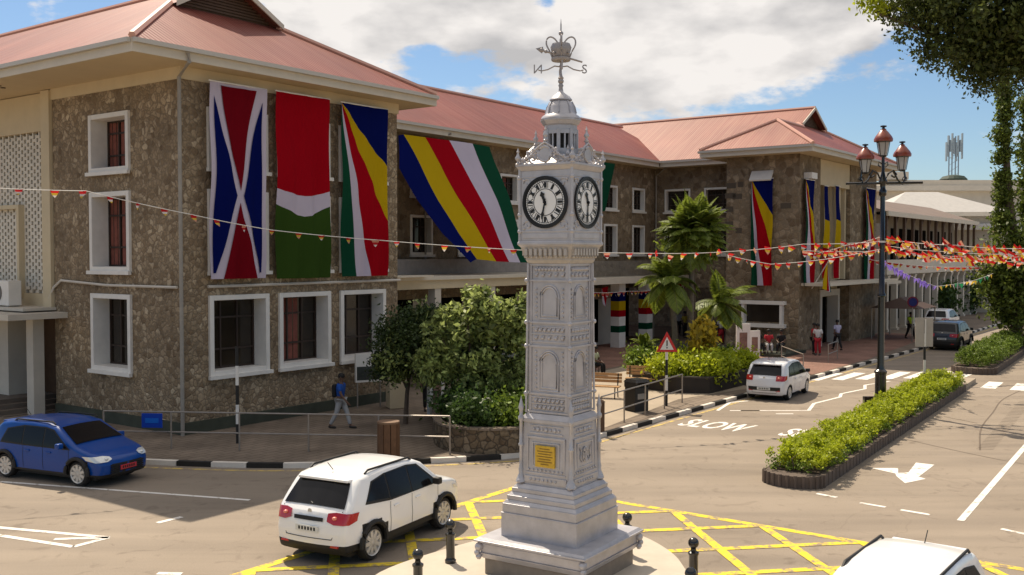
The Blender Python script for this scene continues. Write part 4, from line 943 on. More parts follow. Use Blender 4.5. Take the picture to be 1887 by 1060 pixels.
# the wide striped flag slung from the eave down to the canopy
edges = [[(734, 250), (733, 310), (768, 368), (812, 430), (868, 484)],
         [(741, 248), (775, 305), (810, 370), (846, 430), (882, 478)],
         [(784, 253), (815, 305), (845, 365), (880, 425), (914, 482)],
         [(826, 259), (855, 310), (885, 370), (914, 430), (940, 483)],
         [(869, 265), (893, 315), (918, 372), (940, 430), (960, 484)],
         [(904, 270), (922, 318), (940, 372), (957, 430), (972, 484)]]
def bigp(px, py):
    v = 5.0-2.9*((py-248)/236); u, z = onV(px, py, v); return Vector((u, v, z))
root = bigp(740, 250); t = thing('striped_flag', 'very wide five-stripe flag slung diagonally from the middle wing eave down to the canopy', 'flag', F(root.x, root.y, 4.83), ANG)
rel = Vector((root.x, root.y, 4.83))
for i, (mm, nm) in enumerate(((MF_B, 'blue_stripe'), (MF_Y, 'yellow_stripe'), (MF_R, 'red_stripe'), (MF_W, 'white_stripe'), (MF_G, 'green_stripe'))):
    L1 = catmull([p for p in [bigp(*e) for e in edges[i]]], 1); e1 = [bigp(*e) for e in edges[i]]; e2 = [bigp(*e) for e in edges[i+1]]
    def dens(e, n=5):
        o_ = []
        for a, c in zip(e, e[1:]):
            for k in range(n): o_.append(a.lerp(c, k/n))
        return o_+[e[-1]]
    a_, c_ = dens(e1), dens(e2); b = B(); m = 4; n = len(a_)
    for j in range(n):
        for k in range(m+1):
            p = a_[j].lerp(c_[j], k/m)-rel; ph = (i*m+k)*.55; b.v.append((p.x, p.y-.07*math.sin(ph+j*.16)-.05*math.sin(j*.5+ph*.3), p.z))
    for j in range(n-1):
        for k in range(m): b.f.append((j*(m+1)+k, j*(m+1)+k+1, (j+1)*(m+1)+k+1, (j+1)*(m+1)+k)); b.m.append(0)
    obj(nm, b, mm, t, smooth=80)
# small hanging flags under the arcade and a green one on the wing
for i, (u, s) in enumerate(((39.1, 1), (41.0, 1), (31.5, .8))):
    t = thing('small_flag', ('small red and white flag hanging under the arcade, left of the palm', 'small red and white flag hanging under the arcade, behind the palm trunk', 'small red and white flag hanging under the arcade behind the clock tower')[i], 'flag', F(u, 3.9, 2.7), ANG, 'small flags hung under the arcade')
    b = B(); b.poly([(0, 0, 1.1), (.75, 0, 1.2), (.55, .05, .0)], 0); b.poly([(0, -.01, 1.1), (.55, .04, 0), (.2, .04, .2)], 1)
    obj('cloth', b, [MF_R, MF_W], t)
gfb = B(); gfb.add([tuple(F(31.6, 4.6, 11.3)), tuple(F(34.2, 4.6, 11.3)), tuple(F(32.9, 4.5, 8.4)), tuple(F(31.9, 4.5, 8.2))], [(0, 1, 2, 3)])
tag(obj('green_banner', gfb, MF_G), 'dark green cloth hanging from the eave beside the clock housing', 'banner')

# ================================================================ bunting
def pen_mesh(k):
    b = B(); c = [(0, 1, 2), (0, 2, 1), (3, 0, 2), (0, 1, 3)][k % 4]
    w_, h_ = .15, .24
    b.add([(-w_, 0, 0), (w_, 0, 0), (w_*.75, .03, -h_*.4), (-w_*.75, .03, -h_*.4)], [(0, 1, 2, 3)], c[0])
    b.add([(-w_*.75, .03, -h_*.4), (w_*.75, .03, -h_*.4), (w_*.45, .0, -h_*.75), (-w_*.5, .0, -h_*.75)], [(0, 1, 2, 3)], c[1])
    b.add([(-w_*.5, .0, -h_*.75), (w_*.45, .0, -h_*.75), (0, -.02, -h_*1.1)], [(0, 1, 2)], c[2])
    me = bpy.data.meshes.new('pennant'); me.from_pydata(b.v, [], b.f)
    for m in MP: me.materials.append(m)
    me.polygons.foreach_set('material_index', b.m); me.update(); return me
PEN = [pen_mesh(k) for k in range(4)]
def single(ci):
    b = B(); b.add([(-.16, 0, 0), (.16, 0, 0), (.05, .03, -.3)], [(0, 1, 2)]); me = bpy.data.meshes.new('pennant'); me.from_pydata(b.v, [], b.f); me.materials.append(MP[ci]); me.update(); return me
def bunting(label, pts, step, size=1.0, slack=.0, blow=0.0, meshes=None, jit=.0):
    pts = [Vector(p) for p in pts]; o0 = pts[0].copy()
    t = thing('bunting_string', label, 'bunting', tuple(o0), 0, 'strings of flag bunting over the junction')
    den_ = []
    for a, c in zip(pts, pts[1:]):
        n = 8
        for i in range(n): k = i/n; p = a.lerp(c, k); p.z -= slack*4*k*(1-k); den_.append(p-o0)
    den_.append(pts[-1]-o0)
    b = B(); b.tube(den_, .012, 4); obj('cord', b, M_WHITE, t)
    acc = step*.5; i = 0; ms = meshes or PEN
    for a, c in zip(den_, den_[1:]):
        l = (c-a).length
        while acc < l:
            p = a.lerp(c, acc/l); d = c-a
            o = bpy.data.objects.new('pennant', ms[random.randrange(len(ms))]); COL.objects.link(o); o.parent = t
            o.location = p+Vector((0, 0, random.uniform(-jit, jit))); o.scale = [size*random.uniform(.8, 1.2)]*3
            o.rotation_euler = (random.uniform(-.5, .5)+blow*.5, blow*random.uniform(.2, 1.3), math.atan2(d.y, d.x)+random.uniform(-.8, .8)); acc += step*random.uniform(.85, 1.15); i += 1
        acc -= l
    return t
lamp_top = Vector((13.7, 37.3, 6.2))
bunting('long bunting string sagging across the corner block flags and behind the clock tower', [P(-60, 344, 26), P(158, 352, 27), P(355, 396, 29), P(500, 424, 30.5), P(700, 443, 32), P(960, 461, 33), P(1200, 467, 34)], .78, .72, .02)
bunting('bunting string continuing from behind the tower to the lamp post', [P(1200, 467, 34), P(1340, 464, 35.5), P(1480, 450, 36.5), tuple(lamp_top+Vector((0, 0, .05)))], .50, .95, .03, .5, jit=.08)
bunting('lower bunting string between the palm and the lamp post', [P(1340, 470, 35.5), P(1420, 487, 37), P(1520, 478, 37), P(1628, 458, 37.3)], .42, .8, .02, .2)
bunting('upper bunting string right of the lamp post, pennants blown sideways', [P(1628, 440, 37.3), P(1760, 452, 36), P(1900, 458, 35)], .17, 1.05, .05, 1.0, jit=.14)
bunting('second bunting string right of the lamp post, just below the upper one', [P(1628, 452, 37.6), P(1750, 464, 37), P(1900, 468, 36.5)], .18, 1.0, .05, .9, jit=.14)
bunting('pale thinner bunting string behind the lamp post', [P(1480, 462, 46), P(1640, 462, 47), P(1790, 474, 48), P(1900, 484, 49)], .26, 1.0, .05, .4, jit=.10)
bunting('distant bunting string across the street in front of the colonnade', [P(1600, 478, 58), P(1720, 492, 59), P(1870, 490, 60)], .42, 1.0, .05, .2)
bunting('bunting string from the far block corner towards the lamp post', [P(1490, 470, 52), P(1560, 452, 48), P(1625, 436, 40)], .45, 1.2, .05, .4)
bunting('bunting string reaching the right edge above the tree trunk', [P(1700, 470, 42), P(1800, 478, 42), P(1900, 470, 42)], .2, 1.0, .05, .9, jit=.14)
bunting('purple garland drooping to the right behind the lamp post', [P(1622, 478, 48), P(1660, 500, 50), P(1725, 528, 53)], .22, 1.0, .03, .1, [single(5), single(5), single(5)], .05)
bunting('green and white garland hanging in front of the white colonnade', [P(1725, 528, 53), P(1790, 518, 55), P(1830, 504, 57)], .3, .8, .03, .1, [single(4), single(2), single(1)], .05)
bunting('bunting string pinned along the arcade lintel', [tuple(F(26.5, 3.0, 3.85)), tuple(F(33, 3.0, 3.6)), tuple(F(41, 3.0, 3.8))], .45, 1.0, .12, .1)

# ================================================================ three-arm street lamp on the median
lp = thing('street_lamp', 'tall black victorian street lamp with three red-capped lanterns standing in the hedge', 'street lamp', (13.66, 37.3, 0), 0)
b = B(); b.lathe(0, 0, [(.26, .1), (.26, .45), (.22, .50), (.20, .62), (.20, 1.35), (.23, 1.38), (.23, 1.45), (.15, 1.52), (.125, 1.7), (.115, 4.2), (.15, 4.23), (.15, 4.3), (.105, 4.36), (.095, 6.1), (.12, 6.12), (.12, 6.18), (.09, 6.22), (.085, 7.9), (.13, 7.95), (.14, 8.1), (.09, 8.2), (.10, 8.35), (.16, 8.45), (.10, 8.6), (.06, 8.8), (.055, 9.35)], 14)
b.box(-.62, -.2, -.1, .1, .25, .5)
obj('pole', b, M_BLACK, lp, smooth=40)
b = B(); b.lathe(0, 0, [(.13, 6.2), (.13, 6.27)], 12); obj('strap', b, M_WHITE, lp)
b = B(); b.tube([(-1.35, 0, 8.37), (1.5, .1, 8.42)], .05, 8); b.tube([(-1.0, -.1, 8.33), (-.3, -.05, 8.36)], .025, 6); obj('crossbar', b, M_BLACK, lp)
b = B()
for sx in (-1, 1):
    b.tube(catmull3 := [(sx*.06, 0, 8.45), (sx*.20, 0, 8.75), (sx*.38, 0, 8.86), (sx*.50, 0, 8.72), (sx*.42, 0, 8.6), (sx*.30, 0, 8.68)], .035, 6)
    b.tube([(sx*.36, 0, 8.86), (sx*.55, 0, 8.5), (sx*.72, 0, 8.36), (sx*.82, 0, 8.55), (sx*.78, 0, 8.88)], .035, 6)
    b.tube([(sx*.8+.08*math.cos(t), 0, 8.55+.08*math.sin(t)) for t in np.linspace(0, 6, 11)], .02, 6)
    b.tube([(sx*.05, 0, 9.1), (sx*.16, 0, 9.18), (sx*.18, 0, 9.05), (sx*.08, 0, 8.98)], .022, 6)
obj('scroll_arm', b, M_BLACK, lp, smooth=50)
def lantern(x, z, s=1.0):
    b = B(); b.lathe(x, 0, [(.07*s, z), (.14*s, z+.04*s), (.15*s, z+.07*s)], 6)
    for i in range(6): a = i*math.pi/3+math.pi/6; b.tube([(x+.15*s*math.cos(a), .15*s*math.sin(a), z+.06*s), (x+.24*s*math.cos(a), .24*s*math.sin(a), z+.58*s)], .014*s, 5)
    b.lathe(x, 0, [(.245*s, z+.55*s), (.25*s, z+.59*s)], 6, ph=math.pi/6)
    h = obj('lantern', b, M_BLACK, lp)
    b = B(); b.lathe(x, 0, [(.13*s, z+.07*s), (.22*s, z+.57*s)], 6, ph=math.pi/6); obj('lantern_glass', b, M_LGLASS, h)
    b = B(); b.lathe(x, 0, [(.34*s, z+.59*s), (.35*s, z+.68*s), (.30*s, z+.78*s), (.17*s, z+.95*s), (.10*s, z+1.02*s), (.10*s, z+1.06*s)], 12); obj('lantern_cap', b, M_LRED, h, smooth=35)
    b = B(); b.lathe(x, 0, [(.06*s, z+1.06*s), (.05*s, z+1.12*s), (.12*s, z+1.14*s), (.12*s, z+1.18*s), (.03*s, z+1.2*s)], 8); obj('cap_finial', b, M_BLACK, h)
lantern(-.66, 8.72, .93); lantern(.70, 8.82, .93); lantern(0, 9.34, .98)
for x in (-.02,):
    pass

# ================================================================ railings, poles, signs, street furniture
def railing(name, label, p0, p1, n, h=1.08, z=.13, ends=True):
    p0 = Vector(p0[:2]); p1 = Vector(p1[:2]); d = p1-p0; l = d.length; rz = math.atan2(d.y, d.x)
    t = thing(name, label, 'railing', (p0.x, p0.y, z), rz, 'galvanised pedestrian railings along the kerb')
    for i in range(n): x = l*i/(n-1); b = B(); b.tube([(x, 0, 0), (x, 0, h)], .027, 8); obj('post', b, M_STEEL, t)
    for zz in (h, h*.46): b = B(); b.tube([(0, 0, zz), (l, 0, zz)], .024, 8); obj('rail', b, M_STEEL, t)
    return t
railing('railing', 'long low two-rail steel railing round the shaded corner pavement', (-11.9, 29.3), (-1.75, 28.3), 6)
railing('railing', 'two-rail steel railing beside the black litter bin', G(1108, 793, .13), G(1257, 742, .13), 5)
railing('railing', 'short steel railing at the crossing in front of the far block', G(1526, 668, .13), G(1543, 661, .13), 2, .95)
railing('railing', 'low steel railing before the white hatchback at the crossing', G(1440, 672, .13), G(1480, 690, .13), 2, .95)
q = Vector((-10.35, 28.95, 0))
t = thing('blue_sign', 'small plain blue sign plate fixed on the corner railing', 'sign', (q.x, q.y, .78), -.09)
b = B(); b.box(-.31, .31, -.05, -.035, 0, .42); obj('plate', b, M('sign_blue', (.008, .05, .38), .4), t, bevel=.006)
b = B(); b.box(-.2, .2, -.056, -.051, .14, .28); obj('panel', b, M('sign_blue_light', (.01, .13, .55), .4), t)
def striped_pole(loc, h, label, n=6, sign=None):
    t = thing('striped_pole', label, 'pole', loc, 0)
    b = B()
    for i in range(n): b.lathe(0, 0, [(.05, h*i/n), (.05, h*(i+1)/n)], 10, (i+1) % 2)
    obj('post', b, [M_WHITE, M_BLKM], t); return t
q = G(438, 817, .13); striped_pole(tuple(q), 2.9, 'black and white striped pole beside the railing, in front of the corner block', 5)
q = G(1703, 712, .3); t = striped_pole(tuple(q), 2.75, 'striped pole in the median hedge carrying a blank sign back', 5)
b = B(); b.box(-.40, .33, -.03, 0, 1.65, 2.85); obj('sign_plate', b, M('sign_back', (.42, .37, .31), .6, var=.1), t); b = B(); b.box(-.03, .03, -.06, -.031, 1.7, 2.8); obj('channel', b, M_WHITE, t)
q = G(1228, 748, .13); t = striped_pole(tuple(q), 2.3, 'warning sign pole behind the walkway railing, red triangle on top', 4)
t['category'] = 'sign'; t.name = 'warning_sign'
b = B(); b.add([(-.40, -.06, 2.02), (.40, -.06, 2.02), (0, -.06, 2.78), (-.40, -.075, 2.02), (.40, -.075, 2.02), (0, -.075, 2.78)], [(0, 2, 1), (3, 4, 5), (0, 1, 4, 3), (1, 2, 5, 4), (2, 0, 3, 5)]); s_o = obj('triangle_plate', b, M('sign_red', (.55, .02, .02), .4), t)
b = B(); b.poly([(-.25, -.078, 2.10), (.25, -.078, 2.10), (0, -.078, 2.58)]); obj('triangle_face', b, M_WHITE, s_o)
b = B(); b.box(-.022, .022, -.084, -.079, 2.24, 2.45); b.box(-.022, .022, -.084, -.079, 2.15, 2.20); obj('exclamation_mark', b, M_BLKM, s_o)
q = G(1683, 612, .13); t = thing('no_parking_sign', 'round blue no-parking sign with red rim beyond the lamp post', 'sign', (25.8, 65.0, .1), 0)
b = B(); b.tube([(0, 0, 0), (0, 0, 2.9)], .04, 8); obj('post', b, M_STEEL, t)
b = B(); b.lathe(0, 0, [(.36, 0), (.36, .02)], 24); b.xf(Matrix.Translation((0, -.05, 2.62)) @ Matrix.Rotation(math.pi/2, 4, 'X')); dsc = obj('disc', b, M('sign_maroon', (.22, .01, .03), .4), t)
b = B(); b.lathe(0, 0, [(.27, 0), (.27, .02)], 24); b.xf(Matrix.Translation((0, -.075, 2.62)) @ Matrix.Rotation(math.pi/2, 4, 'X')); obj('disc_face', b, M('sign_navy', (.012, .015, .16), .4), dsc)
# litter bins
def bin_(loc, rz, label, wood=False):
    t = thing('litter_bin', label, 'litter bin', loc, rz)
    if wood:
        b = B()
        for i in range(10): a = i*math.pi/5; k0 = len(b.v); b.box(-.085, .085, -.30, -.27, .05, 1.0); b.xf(Matrix.Rotation(a, 4, 'Z'), k0)
        obj('slats', b, M('bin_wood', (.13, .065, .03), .7, var=.35, scale=5), t); b = B(); b.lathe(0, 0, [(.26, .03), (.26, .97)], 14); obj('liner', b, M_BLKM, t); b = B(); b.lathe(0, 0, [(.31, 1.0), (.31, 1.05)], 14); obj('rim', b, M('bin_rim', (.2, .12, .07), .7), t)
    else:
        b = B(); b.box(-.32, .32, -.28, .28, 0, .86); b.box(-.28, .28, -.24, .24, .86, .9); b.box(-.34, -.28, -.3, .3, .86, 1.05); b.box(.28, .34, -.3, .3, .86, 1.05); obj('body', b, M_BLKM, t, bevel=.015)
        b = B(); b.frus(0, 0, .34, .26, 1.05, 1.16); obj('hood', b, M_BLACK, t); b = B(); b.box(-.2, .2, -.285, -.281, .45, .65); obj('notice', b, M_PIPE, t)
    return t
q = G(1173, 757, .13); bin_(tuple(q), R(35), 'black square litter bin behind the walkway railing')
q = G(716, 846, .13); bin_(tuple(q), 0, 'brown slatted round litter bin on the shaded corner pavement', True)
# benches
def bench(loc, rz, label, L=2.0):
    t = thing('bench', label, 'bench', loc, rz)
    b = B()
    for i in range(4): b.box(-L/2, L/2, -.22+i*.12, -.13+i*.12, .44, .48)
    obj('seat', b, M_WOOD, t)
    b = B()
    for i in range(3): b.box(-L/2, L/2, .30+i*.02, .33+i*.02, .58+i*.13, .69+i*.13)
    obj('backrest', b, M_WOOD, t)
    for x in (-L/2+.15, L/2-.15): b = B(); b.tube([(x, -.24, 0), (x, -.2, .43), (x, .24, .43), (x, .34, .95)], .025, 6); b.tube([(x, .22, .43), (x, .30, 0)], .025, 6); obj('leg', b, M_BLKM, t)
    return t
q = G(1108, 733, .13); bench(tuple(q), R(-20), 'brown slatted bench half hidden by the clock tower shaft', 1.5)
q = G(1208, 722, .13); bench((q.x-.3, q.y+.7, .13), R(-12), 'tan slatted bench against the planter beside the warning sign', 1.7)
# notice boards
def board(loc, rz, label, w_, h_, z0, legs, pic=0):
    t = thing('notice_board', label, 'notice board', loc, rz)
    b = B(); b.box(-w_/2, w_/2, -.06, .06, z0, z0+h_); obj('panel', b, M_WHITE, t)
    if legs:
        for x in (-w_/2+.08, w_/2-.08): b = B(); b.tube([(x, 0, 0), (x, 0, z0+.05)], .03, 6); obj('leg', b, M_STEEL, t)
    if pic == 1:
        b = B(); b.box(-w_*.28, w_*.28, -.068, -.061, z0+h_*.2, z0+h_*.75); obj('poster', b, M('poster_brown', (.22, .12, .09), .6, var=.5, scale=6), t)
    elif pic == 2:
        b = B(); b.box(-w_*.46, w_*.46, -.068, -.061, z0+.08, z0+h_*.55); obj('glazed_panel', b, M('noticeboard_glass', (.05, .055, .05), .2, var=.5, scale=4), t)
    return t
q = G(680, 751, .13); board(tuple(q), R(28), 'white framed notice board on two legs by the corner block wall', 1.05, 1.05, .95, True, 2)
q = G(803, 767, .13); board(tuple(q), R(60), 'narrow upright display board at the end of the planted bed', .9, 1.75, .1, False, 1)
q = G(1369, 664, .13); board(tuple(q), R(5), 'tall white display board with a brown picture by the planter', .75, 1.85, .1, False, 1)
q = G(1390, 660, .13); board(tuple(q), R(5), 'shorter white display board right behind the tall one', .6, 1.4, .1, False, 1)
# cream gate pillar with a ball, and a dark ledge
q = G(731, 751, .13); t = thing('gate_pillar', 'cream square gate pillar with a ball on top between the notice board and the bushes', 'pillar', tuple(q), R(20))
b = B(); b.box(-.33, .33, -.33, .33, 0, 1.15); b.box(-.38, .38, -.38, .38, 1.15, 1.25); obj('shaft', b, M_CREAM, t, bevel=.02); b = B(); b.ball((0, 0, 1.4), .17); obj('ball', b, M_CREAM, t, smooth=60)
q = G(1107, 796, .13); t = thing('timber_post', 'dark brown timber post at the kerb just right of the clock tower', 'post', tuple(q), R(35)); b = B(); b.box(-.09, .09, -.09, .09, 0, .95); obj('post', b, M_BROWN, t, bevel=.01); b = B(); b.frus(0, 0, .11, .05, .95, 1.02); obj('cap', b, M_BROWN, t)
# ================================================================ vehicles
def wheel_b(r, w_):
    b = B(); b.lathe(0, 0, [(r*.5, -w_/2), (r*.9, -w_/2), (r*.985, -w_/2+.03), (r, -w_/2+.06), (r, w_/2-.06), (r*.985, w_/2-.03), (r*.9, w_/2), (r*.72, w_/2-.01), (r*.70, w_/2-.1)], 28, cap=False)
    rim = B(); rim.lathe(0, 0, [(r*.2, w_/2-.06), (r*.64, w_/2-.05), (r*.74, w_/2-.02), (r*.74, w_/2+.012), (r*.68, w_/2-.004), (r*.66, w_/2-.05)], 28)
    for i in range(9):
        a = i*2*math.pi/9; k0 = len(rim.v); rim.box(.04, r*.68, -.036, .036, w_/2-.07, w_/2-.004); rim.xf(Matrix.Rotation(a, 4, 'Z'), k0)
    rim.lathe(0, 0, [(.06, w_/2-.06), (.06, w_/2-.005), (.04, w_/2)], 12)
    hub = B(); hub.lathe(0, 0, [(r*.60, w_/2-.12), (r*.60, w_/2-.10)], 20)
    for q in (b, rim, hub): q.xf(Matrix.Rotation(-math.pi/2, 4, 'X'))        # axis along +y, outer face +y
    return b, rim, hub
def car(name, label, loc, az, L_, W_, H_, wb_, rw, top, bot, belt, glassx, paint, clad, rails, style, plate, tall=True):
    """x forward. top: list of (x,z) rear bumper bottom -> over the roof -> front bumper bottom, bot: sill height"""
    h2 = W_/2
    t = thing(name, label, 'car', (loc[0], loc[1], loc[2] if len(loc) > 2 else .012), math.pi/2-az)
    xr, xf_ = -wb_/2-style.get('rear_shift', 0), wb_/2-style.get('rear_shift', 0)
    def arch(xc): return [(xc-rw*1.16*math.cos(a), rw+rw*1.16*math.sin(a)) for a in np.linspace(math.asin(max(-1, (bot-rw)/(rw*1.16))), math.pi-math.asin(max(-1, (bot-rw)/(rw*1.16))), 11)]
    ar_f = [(x, z) for x, z in arch(xf_)][::-1]; ar_r = [(x, z) for x, z in arch(xr)][::-1]
    outl = list(top)+ar_f+ar_r                         # closed side outline, clockwise seen from +y
    def wy(x, z):
        k = 1.0
        if z > belt: k -= style.get('tumble', .17)*((z-belt)/(H_-belt))**1.15
        if z < .45: k -= .03*(.45-z)/.3
        e = abs(x)/(L_/2); k -= .13*max(0, e-.62)**2/.1444*(.95 if x > 0 else .9)
        k += .012*math.exp(-((z-.62)/.12)**2)
        return h2*k
    def mp(x, yn, z, off=0.0):
        e = max(0, abs(x)/(L_/2)-.5)/.5
        bow = (.14 if x > 0 else .10)*(1-yn*yn)*e*min(1, max(.2, 1.2-abs(z-.6)))
        return Vector((x+math.copysign(bow, x), yn*wy(x, z), z+.035*(1-yn*yn)*(1 if z > belt*.85 else 0)))
    n = len(outl); cx_ = 0; cz_ = H_*.45
    def inset(d):
        out = []
        for i in range(n):
            p0, p1, p2 = Vector(outl[i-1]), Vector(outl[i]), Vector(outl[(i+1) % n]); tt = (p2-p0).normalized(); nn = Vector((tt.y, -tt.x))
            dd = d if i < len(top) else 0.0
            out.append((p1.x+nn.x*dd, p1.y+nn.y*dd))
        return out
    rings = []
    for yn, d in ((-1, .075), (-.985, .035), (-.95, .010), (-.85, 0), (-.6, 0), (-.3, 0), (0, 0), (.3, 0), (.6, 0), (.85, 0), (.95, .010), (.985, .035), (1, .075)): rings.append((yn, inset(d)))
    bm = bmesh.new(); vv = []
    for yn, pl in rings: vv.append([bm.verts.new((x, yn, z)) for x, z in pl])
    for j in range(len(vv)-1):
        for i in range(n): bm.faces.new((vv[j][i], vv[j][(i+1) % n], vv[j+1][(i+1) % n], vv[j+1][i]))
    bm.faces.new(vv[0][::-1]); bm.faces.new(vv[-1])
    bmesh.ops.recalc_face_normals(bm, faces=bm.faces[:])
    for z in np.arange(.2, H_, .11): bmesh.ops.bisect_plane(bm, geom=bm.verts[:]+bm.edges[:]+bm.faces[:], plane_co=(0, 0, float(z)), plane_no=(0, 0, 1))
    for x in np.arange(-L_/2, L_/2, .2): bmesh.ops.bisect_plane(bm, geom=bm.verts[:]+bm.edges[:]+bm.faces[:], plane_co=(float(x)+.013, 0, 0), plane_no=(1, 0, 0))
    for v in bm.verts: v.co = mp(v.co.x, v.co.y, v.co.z)
    for f in bm.faces:
        c = f.calc_center_median(); f.smooth = True
        if c.z < clad+.01 or (c.z < clad+.35 and any((c.x-a)**2+(c.z-rw)**2 < (rw*style.get('archclad', 1.17))**2 for a in (xr, xf_))): f.material_index = 1
    me = bpy.data.meshes.new('body'); bm.to_mesh(me); bm.free(); me.materials.append(paint); me.materials.append(M_BLKM)
    try: me.set_sharp_from_angle(angle=R(42))
    except Exception: pass
    body = bpy.data.objects.new('body', me); COL.objects.link(body); body.parent = t
    un = B(); un.box(-L_/2+.25, L_/2-.25, -h2*.80, h2*.80, .16, .5); obj('underbody', un, M_BLKM, t)
    if style.get('archclad', 1.17) > 1.2:                # plastic arch lips standing proud of the panel
        for xc in (xr, xf_):
            for sy in (-1, 1):
                b = B(); b.tube([(xc-rw*1.22*math.cos(a), sy*(wy(xc, .6)+.006), rw+rw*1.22*math.sin(a)) for a in np.linspace(-.05, math.pi+.05, 15)], .05, 6); obj('wheel_arch', b, M_BLKM, t)
    def side_patch(nm, poly, mat, off=.008, par=None):
        for sy in (-1, 1):
            bm = bmesh.new(); bm.faces.new([bm.verts.new((x, 0, z)) for x, z in poly])
            for z in np.arange(.3, H_, .08): bmesh.ops.bisect_plane(bm, geom=bm.verts[:]+bm.edges[:]+bm.faces[:], plane_co=(0, 0, float(z)), plane_no=(0, 0, 1))
            for x in np.arange(-L_/2, L_/2, .15): bmesh.ops.bisect_plane(bm, geom=bm.verts[:]+bm.edges[:]+bm.faces[:], plane_co=(float(x), 0, 0), plane_no=(1, 0, 0))
            for v in bm.verts: v.co = Vector((v.co.x, sy*(wy(v.co.x, v.co.z)+off), v.co.z))
            me = bpy.data.meshes.new(nm); bm.to_mesh(me); bm.free(); me.materials.append(mat)
            me.polygons.foreach_set('use_smooth', [True]*len(me.polygons))
            o = bpy.data.objects.new(nm, me); COL.objects.link(o); o.parent = t
    xs_ = [p for poly in glassx['side'] for p in poly]; S_ = glassx['side']
    side_patch('window_surround', [(S_[0][0][0]-.06, S_[0][0][1]-.05), (S_[0][1][0]-.05, S_[0][1][1]+.02), (S_[0][2][0], S_[0][2][1]+.03), (S_[2][1][0], S_[2][1][1]+.03), (S_[2][2][0]+.03, S_[2][2][1]+.03), (S_[2][3][0]+.10, S_[2][3][1]-.03), (S_[1][0][0], S_[1][0][1]-.04)], M_BLKM, .004)
    for poly in S_: side_patch('side_window', poly, M_CARG)
    def cross(nm, p, q, y0, y1, mat, off=.012, y0b=None, par=None):      # patch across the car between two outline points
        b = B(); y0b = y0 if y0b is None else y0b; d = (Vector(q)-Vector(p)).normalized(); nn = Vector((-d.y, d.x))
        if nn.y < 0: nn = -nn
        if abs(nn.y) < .35: nn = nn if nn.x*p[0] > 0 else -nn
        m, kk = 10, 4
        for j in range(kk+1):
            s = j/kk; x, z = p[0]+(q[0]-p[0])*s, p[1]+(q[1]-p[1])*s; lo = y0+(y0b-y0)*s; hi = y1 if y0b == y0 else -lo
            for i in range(m+1): b.v.append(tuple(mp(x, lo+(hi-lo)*i/m, z)+Vector((nn.x*off, 0, nn.y*off))))
        for j in range(kk):
            for i in range(m): b.f.append((j*(m+1)+i, j*(m+1)+i+1, (j+1)*(m+1)+i+1, (j+1)*(m+1)+i)); b.m.append(0)
        return obj(nm, b, mat, par or t, smooth=80)
    cross('rear_window', *glassx['rear'], -.86, .86, M_CARG, .014, -.80); cross('windscreen', *glassx['front'], -.88, .88, M_CARG, .014, -.80)
    if style.get('spoiler'): x, z = style['spoiler']; b = B(); b.box(x-.12, x+.12, -wy(x, z)*.8, wy(x, z)*.8, z-.02, z+.03); obj('spoiler', b, paint, t, bevel=.012)
    for xc in (xr, xf_):
        for sy in (-1, 1):
            a, r_, h_ = wheel_b(rw, .2)
            wo_ = thing('wheel', None, None) if False else obj('wheel', h_, M_BLKM, t, (xc, sy*(h2-.115), rw), 0 if sy > 0 else math.pi)
            obj('tyre', a, M_TYRE, wo_, smooth=35); obj('rim', r_, M_RIM, wo_, smooth=35)
    for sy in (-1, 1):
        x, z = glassx['mirror']; b = B(); b.box(x-.09, x+.05, sy*(wy(x, z)+.05), sy*(wy(x, z)+.22), z, z+.14); obj('wing_mirror', b, style.get('mirror', paint), t, bevel=.03)
        for hx in style['handles']: b = B(); b.box(hx-.09, hx+.09, sy*(wy(hx, belt-.13)), sy*(wy(hx, belt-.13)+.03), belt-.15, belt-.11); obj('door_handle', b, paint, t, bevel=.01)
        for dx in style['seams']:
            b = B()
            for j in range(8): z0 = bot+.08+(belt-bot-.1)*j/8; z1 = bot+.08+(belt-bot-.1)*(j+1)/8; b.add([(dx-.006, sy*(wy(dx, z0)+.004), z0), (dx+.006, sy*(wy(dx, z0)+.004), z0), (dx+.006, sy*(wy(dx, z1)+.004), z1), (dx-.006, sy*(wy(dx, z1)+.004), z1)], [(0, 1, 2, 3)])
            obj('door_seam', b, M_BLKM, t)
        if rails:
            x0, x1, rz_ = rails; b = B(); b.tube([(x0, sy*(wy(0, H_)-.05), rz_+.0), (x0+.1, sy*(wy(0, H_)-.05), rz_+.055), (x1-.1, sy*(wy(0, H_)-.05), rz_+.055), (x1, sy*(wy(0, H_)-.05), rz_)], .022, 6); obj('roof_rail', b, M_BLKM, t)
